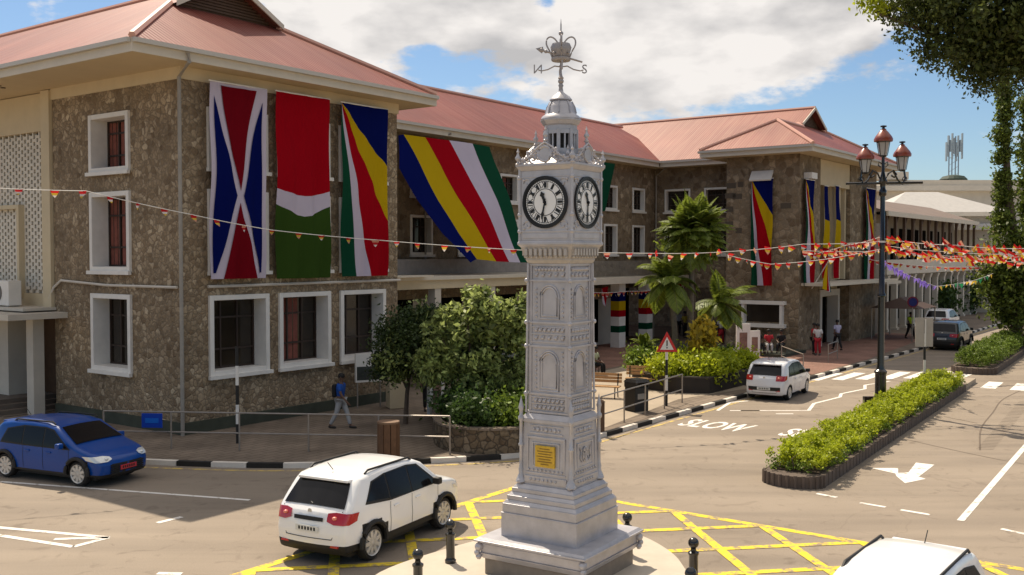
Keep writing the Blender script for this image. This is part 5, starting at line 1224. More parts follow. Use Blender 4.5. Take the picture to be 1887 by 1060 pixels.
    # tail lights wrap round the corner
    for sy in (-1, 1):
        for nm, (xa, za, zb, yin, wrap), mat in (('tail_light', style['tail'], M_REDL), ('headlight', style['head'], M_LAMPG)):
            b = B(); pts = []; s = 1 if xa > 0 else -1
            seq = [(xa, yin), (xa, .80), (xa, .93)]
            def ex(z):                                  # x of the body skin at that height
                cand = [(p, q) for p, q in zip(top, top[1:]) if (p[1]-z)*(q[1]-z) <= 0 and (p[0]+q[0])*s > 0 and abs(p[1]-q[1]) > 1e-4]
                xs_ = [p[0]+(q[0]-p[0])*(z-p[1])/(q[1]-p[1]) for p, q in cand]
                return (max(xs_) if s > 0 else min(xs_)) if xs_ else xa
            cols = []
            for yn in (yin, (yin+.9)/2, .88, .95): cols.append([(mp(ex(z), yn, z)+Vector((s*.016, 0, .004))) for z in (za+(.05 if yn < .6 else 0), (za+zb)/2, zb-(.03 if yn < .6 else 0))])
            for k in (.0, .5, 1.0):
                xx = lambda z: ex(z)-s*(.07+wrap*k)
                cols.append([Vector((xx(z), wy(xx(z), z)+.010, z)) for z in (za+.05*k, (za+zb)/2+.02*k, zb)])
            for c in cols: b.v += [(p.x, p.y*sy, p.z) for p in c]
            for j in range(len(cols)-1):
                for i in range(2): b.f.append((j*3+i, (j+1)*3+i, (j+1)*3+i+1, j*3+i+1)); b.m.append(0)
            lo_ = obj(nm, b, mat, t, smooth=80)
            p = cols[1][1]; b = B(); b.ball((p.x-s*.0, p.y*sy, p.z), .05, n=10, sz=.7); obj('lamp_reflector', b, M_LAMPG if s > 0 else M('lens_inner', (.75, .25, .18), .2), lo_, smooth=60)
    def skinx(z, s):
        xs_ = [p[0]+(q[0]-p[0])*(z-p[1])/(q[1]-p[1]) for p, q in zip(top, top[1:]) if (p[1]-z)*(q[1]-z) <= 0 and (p[0]+q[0])*s > 0 and abs(p[1]-q[1]) > 1e-4]
        return (max(xs_) if s > 0 else min(xs_))
    zp = style['plate_r']; x = skinx(zp, -1)-.10-.014; b = B(); b.box(x-.012, x, -.26, .26, zp-.055, zp+.055); npl = obj('number_plate', b, plate, t)
    b = B()
    for i in range(6): b.box(x-.016, x-.012, -.2+i*.07, -.16+i*.07, zp-.03, zp+.03)
    obj('plate_marks', b, M_BLKM, npl)
    zp = style['plate_f']; x = skinx(zp, 1)+.14; b = B(); b.box(x, x+.012, -.26, .26, zp-.055, zp+.055); npl = obj('number_plate', b, plate, t)
    b = B()
    for i in range(6): b.box(x+.012, x+.016, -.2+i*.07, -.16+i*.07, zp-.03, zp+.03)
    obj('plate_marks', b, M_BLKM, npl)
    b = B(); z0, z1 = style['grille']; 
    for j in range(5): z = z0+(z1-z0)*j/5; x = skinx(z, 1); b.box(x+.05, x+.13, -.52, .52, z, z+(z1-z0)*.13)
    obj('grille', b, M_BLKM, t)
    b = B(); x = skinx((z0+z1)/2, 1); cross('grille_surround', (skinx(z0, 1), z0), (skinx(z1, 1), z1), -.62, .62, M_BLKM, .010)
    if 'bar' in style:
        z = style['bar']; cross('garnish', (skinx(z-.02, -1), z-.02), (skinx(z+.02, -1), z+.02), -.42, .42, M_BLKM, .02)
    if 'diff' in style:
        z0, z1 = style['diff']; cross('rear_grille', (skinx(z0, -1), z0), (skinx(z1, -1), z1), -.86, .86, M_BLKM, .014)
    def seamline(p0, y, q0, y2):
        b = B(); pts = [mp(p0[0]+(q0[0]-p0[0])*k/6, y+(y2-y)*k/6, p0[1]+(q0[1]-p0[1])*k/6)+Vector((-.006, 0, 0)) for k in range(7)]; b.tube(pts, .007, 4); obj('panel_gap', b, M_BLKM, t)
    zlo = style['plate_r']-.17; zhi = glassx['rear'][0][1]-.03
    for sy in (-1, 1): seamline((skinx(zlo, -1), zlo), sy*.66, (skinx(zhi, -1), zhi), sy*.84)
    seamline((skinx(zlo, -1), zlo), -.66, (skinx(zlo, -1), zlo), .66)
    b = B(); p = mp(skinx(zhi-.06, -1), 0, zhi-.06); b.lathe(0, 0, [(.045, 0), (.045, .012)], 12); b.xf(Matrix.Translation(p+Vector((-.012, 0, 0))) @ Matrix.Rotation(math.pi/2, 4, 'Y')); obj('badge', b, M_RIM, t)
    for sy in (-1, 1): b = B(); p = mp(skinx(.40, -1), sy*.72, .40); b.box(p.x-.012, p.x+.02, p.y-.09, p.y+.09, .38, .42); obj('reflector', b, M_REDL, t)
    b = B(); b.tube([(-L_*.33, 0, H_-.0), (-L_*.37, 0, H_+.16)], .008, 5); obj('antenna', b, M_BLKM, t)
    b = B(); x, z = glassx['rear'][0]; b.tube([(x-.06, 0, z+.06), (x+.10, .3, z+.16)], .012, 5); obj('rear_wiper', b, M_BLKM, t)
    return t
M_PWHITE = M('white_car_paint', (.88, .87, .85), .28, spec=.5, coat=.6); M_PBLUE = M('blue_car_paint', (.0, .052, .27), .35, spec=.3, coat=.35); M_PDARK = M('dark_car_paint', (.03, .032, .034), .3, coat=.7); M_PWH2 = M('white_hatch_paint', (.74, .74, .76), .25, coat=.6)
suv_top = [(-1.93, .24), (-1.985, .34), (-2.0, .62), (-1.98, .80), (-1.94, .96), (-1.88, 1.04), (-1.54, 1.47), (-1.43, 1.555), (-1.05, 1.61), (-.5, 1.635), (.1, 1.62), (.42, 1.585), (.62, 1.51), (1.13, 1.10), (1.25, 1.05), (1.6, .99), (1.86, .91), (1.96, .80), (2.0, .60), (1.97, .36), (1.90, .24)]
suv_glass = dict(side=[[(-1.42, 1.14), (-1.12, 1.44), (-.72, 1.50), (-.72, 1.07)], [(-.68, 1.06), (-.68, 1.52), (.02, 1.52), (.02, 1.03)], [(.06, 1.03), (.06, 1.52), (.38, 1.48), (.92, 1.06)]],
                 rear=((-1.865, 1.06), (-1.55, 1.46)), front=((1.08, 1.13), (.64, 1.48)), mirror=(.80, 1.05))
suv_style = dict(handles=(-.75+.25, .25), seams=(-.70, .04, 1.0), tail=(-1.98, .80, 1.0, .52, .18), head=(1.9, .74, .86, .58, .22), plate_r=.70, plate_f=.42, grille=(.62, .80), bar=.86, archclad=1.32, spoiler=(-1.52, 1.515), tumble=.225, mirror=M_BLKM)
car('parked_car', 'white sport utility car with black cladding left of the clock tower', (-2.80, 20.35), R(28), 4.0, 1.79, 1.64, 2.5, .33, suv_top, .30, 1.02, suv_glass, M_PWHITE, .42, (-1.2, .35, 1.595), suv_style, M_PLATEW).name = 'white_car'
# second white car, bottom right, only its roof in view
car('white_car', 'white car at the bottom right edge, only its roof in view', (5.12, 13.30), math.pi+R(37), 4.0, 1.66, 1.60, 2.5, .33, suv_top, .30, 1.02, suv_glass, M_PWHITE, .47, (-1.35, .40, 1.575), suv_style, M_PLATEW)
hat_top = [(-1.80, .22), (-1.85, .32), (-1.86, .60), (-1.83, .80), (-1.78, .93), (-1.50, 1.36), (-1.40, 1.43), (-1.0, 1.49), (-.4, 1.515), (.1, 1.49), (.42, 1.42), (1.12, .98), (1.25, .93), (1.6, .82), (1.78, .70), (1.85, .55), (1.85, .32), (1.78, .22)]
hat_glass = dict(side=[[(-1.30, .98), (-1.12, 1.28), (-.62, 1.38), (-.62, .95)], [(-.58, .95), (-.58, 1.385), (.08, 1.385), (.08, .92)], [(.12, .92), (.12, 1.38), (.36, 1.33), (.90, .93)]], rear=((-1.765, .955), (-1.50, 1.345)), front=((1.07, 1.02), (.46, 1.38)), mirror=(.80, .93))
hat_style = dict(handles=(-.45, .3), seams=(-.60, .10, 1.0), tail=(-1.82, .78, .98, .62, .18), head=(1.75, .62, .78, .5, .35), plate_r=.48, plate_f=.38, grille=(.35, .52), diff=(.40, .54), spoiler=(-1.52, 1.40), archclad=1.18, mirror=M_BLKM)
car('white_car', 'small white hatchback driving away past the walkway planter', (10.95, 41.3), R(32), 3.77, 1.66, 1.52, 2.42, .29, hat_top, .24, .92, hat_glass, M_PWH2, .20, None, hat_style, M_PLATEW)
blu_top = [(x*1.06, z*.985) for x, z in hat_top]; blu_glass = dict(side=[[(x*1.06, z*.985) for x, z in p] for p in hat_glass['side']], rear=tuple((x*1.06, z*.985) for x, z in hat_glass['rear']), front=tuple((x*1.06, z*.985) for x, z in hat_glass['front']), mirror=(.84, .92))
blu_style = dict(hat_style); blu_style.update(head=(1.88, .62, .76, .55, .26), plate_f=.44, grille=(.30, .56), mirror=M_PBLUE, archclad=1.25)
car('blue_car', 'metallic blue hatchback on the shaded street at the left edge', (-11.57, 26.15), R(114.5), 3.99, 1.73, 1.50, 2.55, .315, blu_top, .26, .91, blu_glass, M_PBLUE, .30, (-1.1, .35, 1.455), blu_style, M_PLATER)
dk_style = dict(suv_style); dk_style.update(spoiler=None)
car('dark_car', 'dark grey off-road car stopped in the shade behind the blank sign', (27.1, 62.3), R(36), 4.2, 1.85, 1.72, 2.6, .36, [(x*1.05, z*1.05) for x, z in suv_top], .34, 1.07, dict(side=[[(x*1.05, z*1.05) for x, z in p] for p in suv_glass['side']], rear=tuple((x*1.05, z*1.05) for x, z in suv_glass['rear']), front=tuple((x*1.05, z*1.05) for x, z in suv_glass['front']), mirror=(.84, 1.1)), M_PDARK, .5, None, dk_style, M_PLATEW)
q = G(1745, 598, 0); car('white_car', 'white car partly hidden beyond the dark car under the awning', (32.0, 75.0, .14), R(36), 4.0, 1.76, 1.62, 2.5, .33, suv_top, .30, 1.02, suv_glass, M_PWH2, .3, None, suv_style, M_PLATEW)

# ================================================================ people
def skin_mesh(name, pts, edges, rad, mat, parent, sub=1):
    me = bpy.data.meshes.new(name); me.from_pydata([tuple(p) for p in pts], edges, []); o = bpy.data.objects.new(name, me); COL.objects.link(o)
    o.modifiers.new('s', 'SKIN'); sb_ = o.modifiers.new('u', 'SUBSURF'); sb_.levels = sub; sb_.render_levels = sub
    sv_ = me.skin_vertices[0].data
    for i, r in enumerate(rad): sv_[i].radius = (r, r) if not isinstance(r, tuple) else r; sv_[i].use_root = (i == 0)
    dg = bpy.context.evaluated_depsgraph_get(); m2 = bpy.data.meshes.new_from_object(o.evaluated_get(dg)); bpy.data.objects.remove(o); bpy.data.meshes.remove(me)
    m2.name = name; m2.materials.clear(); m2.materials.append(mat)
    if len(m2.polygons): m2.polygons.foreach_set('use_smooth', [True]*len(m2.polygons))
    o2 = bpy.data.objects.new(name, m2); COL.objects.link(o2)
    if parent: o2.parent = parent
    return o2
def person(label, loc, rz, pose, top_c, leg_c, skin=SKIN, long_leg=True, skirt=False, bag=None, s=1.0, hat=None, fingers=True):
    """faces local -y. pose: 'walk', 'stand', 'sit'"""
    t = thing('person', label, 'person', loc, rz); t.scale = (s, s, s)
    hz = .93 if pose != 'sit' else .50
    hip = Vector((0, .0, hz)); ch = Vector((0, -.02 if pose != 'sit' else -.05, hz+.38)); nk = ch+Vector((0, 0, .17)); hd = nk+Vector((0, -.03, .17))
    J = {}
    for sx in (-1, 1):
        ph = sx*(1 if pose == 'walk' else .15)
        if pose == 'sit': kn = Vector((sx*.12, -.44, .50)); an_ = Vector((sx*.12, -.46, .09)); toe = an_+Vector((0, -.15, -.04))
        else:
            fy = -.26*ph if pose == 'walk' else .02*sx; kn = Vector((sx*.10, fy*.55-.04, .50)); an_ = Vector((sx*.10, fy*1.15+(.04 if fy > 0 else 0), .09)); toe = an_+Vector((0, -.16, -.045))
        sh = ch+Vector((sx*.19, 0, .10)); ay = .20*ph if pose == 'walk' else -.03
        if pose == 'sit': el_ = sh+Vector((sx*.05, -.08, -.27)); wr = Vector((sx*.10, -.32, .62))
        else: el_ = sh+Vector((sx*.05, ay*.5, -.28)); wr = el_+Vector((-sx*.0, ay*.6-.08, -.23))
        J[sx] = (kn, an_, toe, sh, el_, wr)
    pts = [hip, hip+Vector((0, 0, .16)), ch, nk-Vector((0, 0, .03)), nk+Vector((0, -.01, .05)), hd-Vector((0, 0, .04)), hd+Vector((0, .01, .06))]
    rad = [.13, .115, .135, .06, .052, .082, .088]; ed = [(0, 1), (1, 2), (2, 3), (3, 4), (4, 5), (5, 6)]
    def chain(st, ps, rs):
        k = st
        for p, r in zip(ps, rs): pts.append(p); rad.append(r); ed.append((k, len(pts)-1)); k = len(pts)-1
        return k
    for sx in (-1, 1):
        kn, an_, toe, sh, el_, wr = J[sx]
        hj = hip+Vector((sx*.095, 0, -.05)); chain(0, [hj, (hj+kn)/2, kn, kn.lerp(an_, .4), an_, toe], [.095, .08, .056, .055, .038, .035])
        e = chain(2, [sh, el_, wr], [.062, .044, .030])
        d = (wr-el_).normalized(); pm = chain(e, [wr+d*.05, wr+d*.09], [.034, .034])
        if fingers:
            side = Vector((0, 1, 0))
            for i, (o_, l_) in enumerate(((-.028, .065), (-.01, .08), (.01, .075), (.028, .06))): p1 = wr+d*.10+side*o_; chain(pm, [p1, p1+d*l_*.55+Vector((-sx*.01, 0, 0)), p1+d*l_+Vector((-sx*.025, 0, 0))], [.010, .009, .008])
            chain(e, [wr+d*.04+Vector((0, -.035, 0)), wr+d*.085+Vector((0, -.052, 0))], [.011, .009])
    skin_mesh('body', pts, ed, rad, skin, t)
    b = B(); hc = hd+Vector((0, 0, .02))
    b.ball(tuple(hc+Vector((0, -.105, -.015))), .016, n=8, sz=1.3)
    for sx in (-1, 1): b.ball(tuple(hc+Vector((sx*.095, 0, -.01))), .022, n=8, sz=1.4)
    obj('nose_and_ears', b, skin, t, smooth=60)
    b = B()
    for sx in (-1, 1): b.ball(tuple(hc+Vector((sx*.035, -.088, .02))), .011, n=8)
    b.box(-.025, .025, hc.y-.094, hc.y-.084, hc.z-.06, hc.z-.052); obj('eyes_and_mouth', b, HAIR, t)
    b = B(); k0 = len(b.v); b.lathe(0, 0, [(.105, -.02), (.112, .03), (.10, .08), (.065, .115), (.01, .13)], 14); b.xf(Matrix.Translation(hc+Vector((0, .018, 0))), k0); obj('hair', b, HAIR if hat is None else hat, t, smooth=60)
    # shirt
    pts, rad, ed = [hip+Vector((0, 0, .02)), hip+Vector((0, 0, .17)), ch+Vector((0, 0, .02)), nk-Vector((0, 0, .05))], [.155, .14, .16, .075], [(0, 1), (1, 2), (2, 3)]
    for sx in (-1, 1):
        kn, an_, toe, sh, el_, wr = J[sx]; chain(2, [sh, sh.lerp(el_, .75)], [.082, .066])
    skin_mesh('shirt', pts, ed, rad, top_c, t)
    pts, rad, ed = [hip+Vector((0, 0, .03))], [.15], []
    if skirt: chain(0, [hip-Vector((0, 0, .15)), hip-Vector((0, -.0, .42))], [.19, .24])
    for sx in (-1, 1):
        kn, an_, toe, sh, el_, wr = J[sx]; hj = hip+Vector((sx*.095, 0, -.04))
        chain(0, [hj, (hj+kn)/2, kn]+([kn.lerp(an_, .5), kn.lerp(an_, .95)] if long_leg else []), [.115, .10, .082]+([.075, .062] if long_leg else []))
    skin_mesh('trousers' if not skirt else 'skirt', pts, ed, rad, leg_c, t)
    for sx in (-1, 1):
        kn, an_, toe, *_ = J[sx]; b = B(); b.tube([an_+Vector((0, .04, -.035)), an_+Vector((0, 0, -.04)), toe+Vector((0, 0, -.01)), toe+Vector((0, -.06, -.015))], [.035, .045, .042, .02], 8); obj('shoe', b, SHOE, t, smooth=60)
    if bag: b = B(); b.box(-.15, .15, ch.y+.13, ch.y+.28, hz+.08, hz+.50); obj('backpack', b, bag, t, bevel=.05)
    return t
def c_(n, c): return M('cloth_'+n, c, .85)
cb, cg, cw_, ck, crd, clv, chv, cwg = c_('blue', (.01, .07, .32)), c_('grey', (.38, .37, .36)), c_('white', (.62, .60, .58)), c_('black', (.014, .013, .014)), c_('red', (.42, .02, .03)), c_('lavender', (.45, .42, .55)), c_('hivis', (.55, .75, .03)), c_('pale_green', (.42, .46, .30))
q = G(628, 789, .13); person('person in a blue top and grey trousers walking behind the long railing', tuple(q), R(75), 'walk', cb, cg, bag=ck)
q = G(788, 757, .13); person('person all in black standing among the bushes beside the display board', tuple(q), R(10), 'stand', ck, ck)
q = G(1100, 690, .13); person('person in a pale green top seated just right of the clock tower', (q.x-.1, q.y+.2, .10), R(60), 'sit', cwg, ck)
st_ = thing('stool', 'low dark stool under the seated person right of the clock tower', 'stool', (q.x-.1, q.y+.2, .13), R(60)); b = B(); b.box(-.22, .22, -.18, .2, .33, .38); obj('seat', b, M_BROWN, st_)
for x, y in ((-.18, -.14), (.18, -.14), (.18, .16), (-.18, .16)): b = B(); b.tube([(x, y, 0), (x, y, .34)], .02, 6); obj('leg', b, M_BROWN, st_)
q = G(1250, 618, .13); person('person in a white top standing in the arcade doorway left of the palm trunk', tuple(q), R(0), 'stand', cw_, ck, fingers=False)
q = G(1261, 622, .13); person('person in a black and yellow outfit standing in the arcade directly behind the palm trunk', tuple(q), R(40), 'stand', c_('ochre', (.4, .3, .04)), ck, fingers=False)
q = G(1329, 634, .13); person('person in a white shirt and dark red skirt near the display boards', tuple(q), R(-20), 'stand', cw_, crd, skirt=True, fingers=False)
for i, (px, c1, lb) in enumerate(((1396, ck, 'person in dark clothes seated by the bay wall, leftmost of the three'), (1416, crd, 'person in a red top seated in the middle under the bay window'), (1440, ck, 'person in dark clothes seated by the bay wall, rightmost of the three'))):
    q = G(px, 650, .30); person(lb, (q.x, q.y, .30), R(20-25*i), 'sit', c1, cg if i == 1 else ck, fingers=False, s=.97)
    st_ = thing('stool', ('dark stool of the leftmost seated person by the bay wall', 'dark stool of the red-topped seated person', 'dark stool of the rightmost seated person by the bay wall')[i], 'stool', (q.x, q.y, .30), 0); b = B(); b.box(-.22, .22, -.16, .22, .30, .355); obj('seat', b, M_BROWN, st_)
    for x, y in ((-.18, -.12), (.18, -.12), (.18, .18), (-.18, .18)): b = B(); b.tube([(x, y, 0), (x, y, .31)], .02, 6); obj('leg', b, M_BROWN, st_)
q = G(1499, 653, .13); person('person in a red top standing at the near corner of the far block', tuple(q), R(50), 'stand', crd, ck, fingers=False)
q = G(1507, 655, .13); person('person in a white top and red trousers standing beside the one in red', tuple(q), R(-30), 'stand', cw_, crd, fingers=False)
q = G(1543, 645, .13); person('person in a lavender shirt and black trousers walking to the far block doorway', tuple(q), R(190), 'walk', clv, ck, fingers=False)
q = G(1677, 624, .13); person('person in a yellow-green safety vest on the far pavement left of the blank sign', tuple(q), R(20), 'walk', chv, ck, fingers=False)

# ================================================================ vegetation
def crown(parent, nm, specs, mat):
    quads(nm, np.concatenate([clumps(*s) for s in specs]), mat, parent)
def trunk(parent, segs, mat=M_BARK, nm='trunk'):
    b = B()
    for pts, rs in segs: b.tube(pts, rs, 9)
    return obj(nm, b, mat, parent, smooth=60)
# planted bed by the corner with its stone wall
bed = catmull([(-1.9, 28.9), (-.9, 28.35), (.25, 28.55), (1.2, 29.6), (1.75, 31.6), (1.3, 35.5), (-.6, 37.4), (-2.2, 35.8), (-2.5, 32.5), (-2.3, 29.9), (-1.9, 28.9)], 5)[:-1]
def planter(name, label, poly, h, wall_m, cap_m):
    t = thing(name, label, 'planter', (poly[0][0], poly[0][1], 0), 0); o = Vector((poly[0][0], poly[0][1])); pl = [Vector(p[:2])-o for p in poly]; n = len(pl)
    c = sum(pl, Vector((0, 0)))/n; inn = [p+(c-p).normalized()*.28 for p in pl]
    def ringw(z0, z1, ex=0.0):
        b = B(); ou = [p-(c-p).normalized()*ex for p in pl]; ii = [p-(c-p).normalized()*ex for p in inn] if ex else inn
        for i in range(n):
            j = (i+1) % n; b.add([(ou[i].x, ou[i].y, z0), (ou[j].x, ou[j].y, z0), (ou[j].x, ou[j].y, z1), (ou[i].x, ou[i].y, z1), (inn[i].x, inn[i].y, z1), (inn[j].x, inn[j].y, z1), (inn[j].x, inn[j].y, z0), (inn[i].x, inn[i].y, z0)], [(0, 1, 2, 3), (3, 2, 5, 4), (4, 5, 6, 7)])
        return b
    obj('wall', ringw(.12, h-.06), wall_m, t); obj('coping', ringw(h-.06, h, .03), cap_m, t)
    b = B(); b.poly([(p.x, p.y, h-.15) for p in inn]); obj('soil', b, M_SOIL, t); return t
planter('stone_planter', 'curved rubble-stone planter wall on the corner left of the clock tower', [(p.x, p.y) for p in bed], .86, MS2, M_PAVE)
A2 = [(6.7, 41.0), (8.0, 40.75), (10.9, 44.6), (11.3, 46.2), (9.0, 47.6), (6.0, 46.6), (5.2, 43.6), (5.7, 42.0)]
planter('dark_planter', 'dark walled planter full of lime shrubs and palms by the walkway', A2, .80, M('dark_planter', (.035, .028, .022), .8, var=.3, scale=2), M('dark_planter_coping', (.06, .05, .04), .8))
# shrub masses inside the beds
def shrub(name, label, specs, mat, loc, group=None, stems=3, cat='shrub'):
    t = thing(name, label, cat, loc, 0, group)
    crown(t, 'foliage', specs, mat)
    b = B()
    for i in range(stems): a = random.uniform(0, 6.28); b.tube([(0, 0, -.3), (.08*math.cos(a), .08*math.sin(a), specs[0][0][2]*.6), (.3*math.cos(a), .3*math.sin(a), specs[0][0][2])], [.03, .02, .008], 6)
    obj('stem', b, M_BARK, t); return t
i = 0
for x, y, r, m, lb in ((-1.0, 29.4, .75, ML_DKH, 'low dark green shrub at the front left of the stone planter'), (.1, 29.4, .75, ML_HEDGE, 'low mid-green shrub at the front of the stone planter nearest the tower'), (.9, 30.8, .8, ML_HEDGE, 'bright green shrub behind the clock tower in the stone planter'), (-1.6, 31.0, .8, ML_DKH, 'dark shrub at the left side of the stone planter')):
    shrub('shrub', lb, [((0, 0, .35), (r, r, .45), 70, 55, .38, .075)], m, (x, y, .75), 'shrubs in the stone planter')
# the two leafy bushes/trees
t = thing('leafy_tree', 'broad multi-stemmed tree with pale olive leaves beside the clock tower, left', 'tree', (-1.3, 32.0, .7), 0)
crown(t, 'crown', [((-.5, 0, 2.65), (1.0, .9, .85), 44, 46, .24, .115, .5), ((.75, -.2, 2.95), (.95, .9, .95), 46, 46, .24, .115, .5), ((1.75, .2, 2.5), (.8, .9, 1.3), 50, 44, .24, .11, .5), ((-.9, -.4, 1.6), (.9, .7, .7), 44, 44, .24, .11, .4), ((.4, -.6, 1.4), (1.1, .7, .8), 54, 44, .24, .11, .4), ((1.5, -.3, 1.1), (.8, .7, .7), 34, 44, .24, .10), ((.2, .1, 3.6), (.5, .5, .45), 12, 40, .2, .10)], ML_T1)
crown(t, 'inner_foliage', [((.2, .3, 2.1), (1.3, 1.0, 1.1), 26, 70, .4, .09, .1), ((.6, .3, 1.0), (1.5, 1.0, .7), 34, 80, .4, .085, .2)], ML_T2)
trunk(t, [([(0, 0, -.1), (.1, 0, .9), (.5, .1, 2.0), (.9, .1, 3.0)], [.11, .09, .06, .02]), ([(0, 0, .2), (-.4, .1, 1.2), (-.9, 0, 2.4)], [.08, .06, .02]), ([(.1, 0, .8), (0, -.3, 1.8), (-.1, -.4, 3.1)], [.07, .05, .02])])
t = thing('dark_tree', 'small dark feathery tree in front of the corner block doorway', 'tree', (-3.55, 33.5, .13), 0)
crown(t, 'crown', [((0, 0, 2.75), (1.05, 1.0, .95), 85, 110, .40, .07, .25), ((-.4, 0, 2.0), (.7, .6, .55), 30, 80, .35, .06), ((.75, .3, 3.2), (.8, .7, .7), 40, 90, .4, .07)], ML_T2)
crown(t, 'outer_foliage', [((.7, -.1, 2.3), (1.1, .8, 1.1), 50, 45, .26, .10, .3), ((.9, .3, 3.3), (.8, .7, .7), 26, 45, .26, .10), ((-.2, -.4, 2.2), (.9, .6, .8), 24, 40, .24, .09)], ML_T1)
trunk(t, [([(0, 0, 0), (.05, 0, 1.0), (.2, 0, 2.2), (.5, .1, 3.2)], [.09, .07, .05, .02]), ([(.04, 0, 1.2), (-.4, 0, 2.2)], [.05, .02])])
b = None
# planter 2 shrubs
for x, y, r, m, lb in ((6.7, 42.2, .95, ML_LIME, 'lime shrub at the left front of the dark planter'), (7.9, 41.9, .8, ML_LIME, 'lime shrub at the front corner of the dark planter'), (8.8, 43.0, .85, ML_LIME, 'lime shrub midway along the kerb side of the dark planter'), (9.9, 44.5, .85, ML_LIME, 'lime shrub behind the white hatchback in the dark planter'),
                       (6.0, 44.3, .9, ML_HEDGE, 'green shrub at the back left of the dark planter'), (7.6, 44.4, 1.0, ML_LIME, 'taller lime shrub in the middle of the dark planter'), (9.2, 46.2, .9, ML_HEDGE, 'green shrub at the back right of the dark planter')):
    shrub('shrub', lb, [((0, 0, .30), (r, r, .42), 75, 60, .38, .095)], m, (x, y, .72), 'shrubs in the dark planter')
shrub('croton_shrub', 'upright yellow and red croton rising above the lime shrubs', [((0, 0, 1.1), (.40, .40, 1.1), 50, 50, .26, .17)], ML_CROT, (8.35, 44.0, .7))
def palm(label, loc, h, nf, fl, droop, lean=0.0, lw=.07, mat=ML_PALM, tr=.13, seed=1, fan=1.0, lo=-.6):
    rnd = random.Random(seed); t = thing('palm_tree', label, 'palm', loc, 0)
    tb_ = B(); tb_.tube([(lean*k*k, 0, h*k) for k in np.linspace(0, 1, 7)], [tr*(1.25-.4*k) for k in np.linspace(0, 1, 7)], 10); obj('trunk', tb_, M('palm_bark', (.16, .13, .10), .9, var=.3, scale=8), t, smooth=60)
    Q = []; rb = B()
    for i in range(nf):
        a = i*2.399+rnd.uniform(-.2, .2); el0 = rnd.uniform(lo, 1.45)*fan; L_ = fl*rnd.uniform(.75, 1.1); p = Vector((lean, 0, h)); d = Vector((math.cos(a)*math.cos(el0), math.sin(a)*math.cos(el0), math.sin(el0))); pts = [p.copy()]
        n = 14
        for j in range(n):
            d = (d+Vector((0, 0, -droop/n*(1+j*.12)))).normalized(); p = p+d*(L_/n); pts.append(p.copy())
        rb.tube(pts, [.022*(1-.8*j/n)+.004 for j in range(n+1)], 5)
        for j in range(1, n+1):
            d = (pts[j]-pts[j-1]).normalized(); sd_ = d.cross(Vector((0, 0, 1))).normalized(); upv = sd_.cross(d)
            for kk in range(5):
                q_ = pts[j-1].lerp(pts[j], kk/5); ll = L_*.30*math.sin(math.pi*min(1, (j+kk/5)/n*.85+.12))
                for s in (-1, 1):
                    e = (sd_*s+d*.55-upv*.0+Vector((0, 0, -.35-.2*rnd.random()))).normalized()*ll; wv_ = d*lw*rnd.uniform(.7, 1.2)
                    Q.append([q_-wv_*.4, q_+e*.5-wv_*.6+Vector((0, 0, .02)), q_+e, q_+e*.5+wv_*.6])
    obj('frond_rib', rb, M('palm_rib', (.16, .18, .05), .6), t); quads('fronds', np.array([[tuple(v) for v in r] for r in Q]), mat, t); return t
palm('tall palm with a full round crown in the dark planter', (8.0, 45.2, .7), 6.1, 130, 1.85, .55, .1, .06, seed=3, lo=-1.15)
palm('shorter slanting palm right of the tall one, over the display boards', (8.9, 46.0, .7), 2.9, 22, 1.9, .8, 0.6, .06, seed=5)
palm('mid-height drooping palm just left of the tall palm trunk', (7.3, 44.9, .7), 3.9, 30, 2.0, 1.0, -.3, .06, seed=9)
palm('small young palm at the far left end of the dark planter', (5.9, 45.0, .7), 1.0, 14, .8, .8, 0, .05, tr=.06, seed=12)
tp = thing('palm_crown_filler', 'added leaf clumps filling out the round crown of the tall palm', 'palm foliage', (8.1, 45.25, .7), 0)  # leaf clumps and stem added to make the palm crown fuller
quads('foliage', clumps((0, 0, 5.9), (1.45, 1.4, 1.35), 80, 50, .32, .085, .3, 1, 3.0), ML_PALM, tp)
b = B(); b.tube([(.08, 0, 0), (.1, .02, 3), (.1, 0, 5.6)], [.05, .04, .02], 6); obj('stem', b, M_BARK, tp)
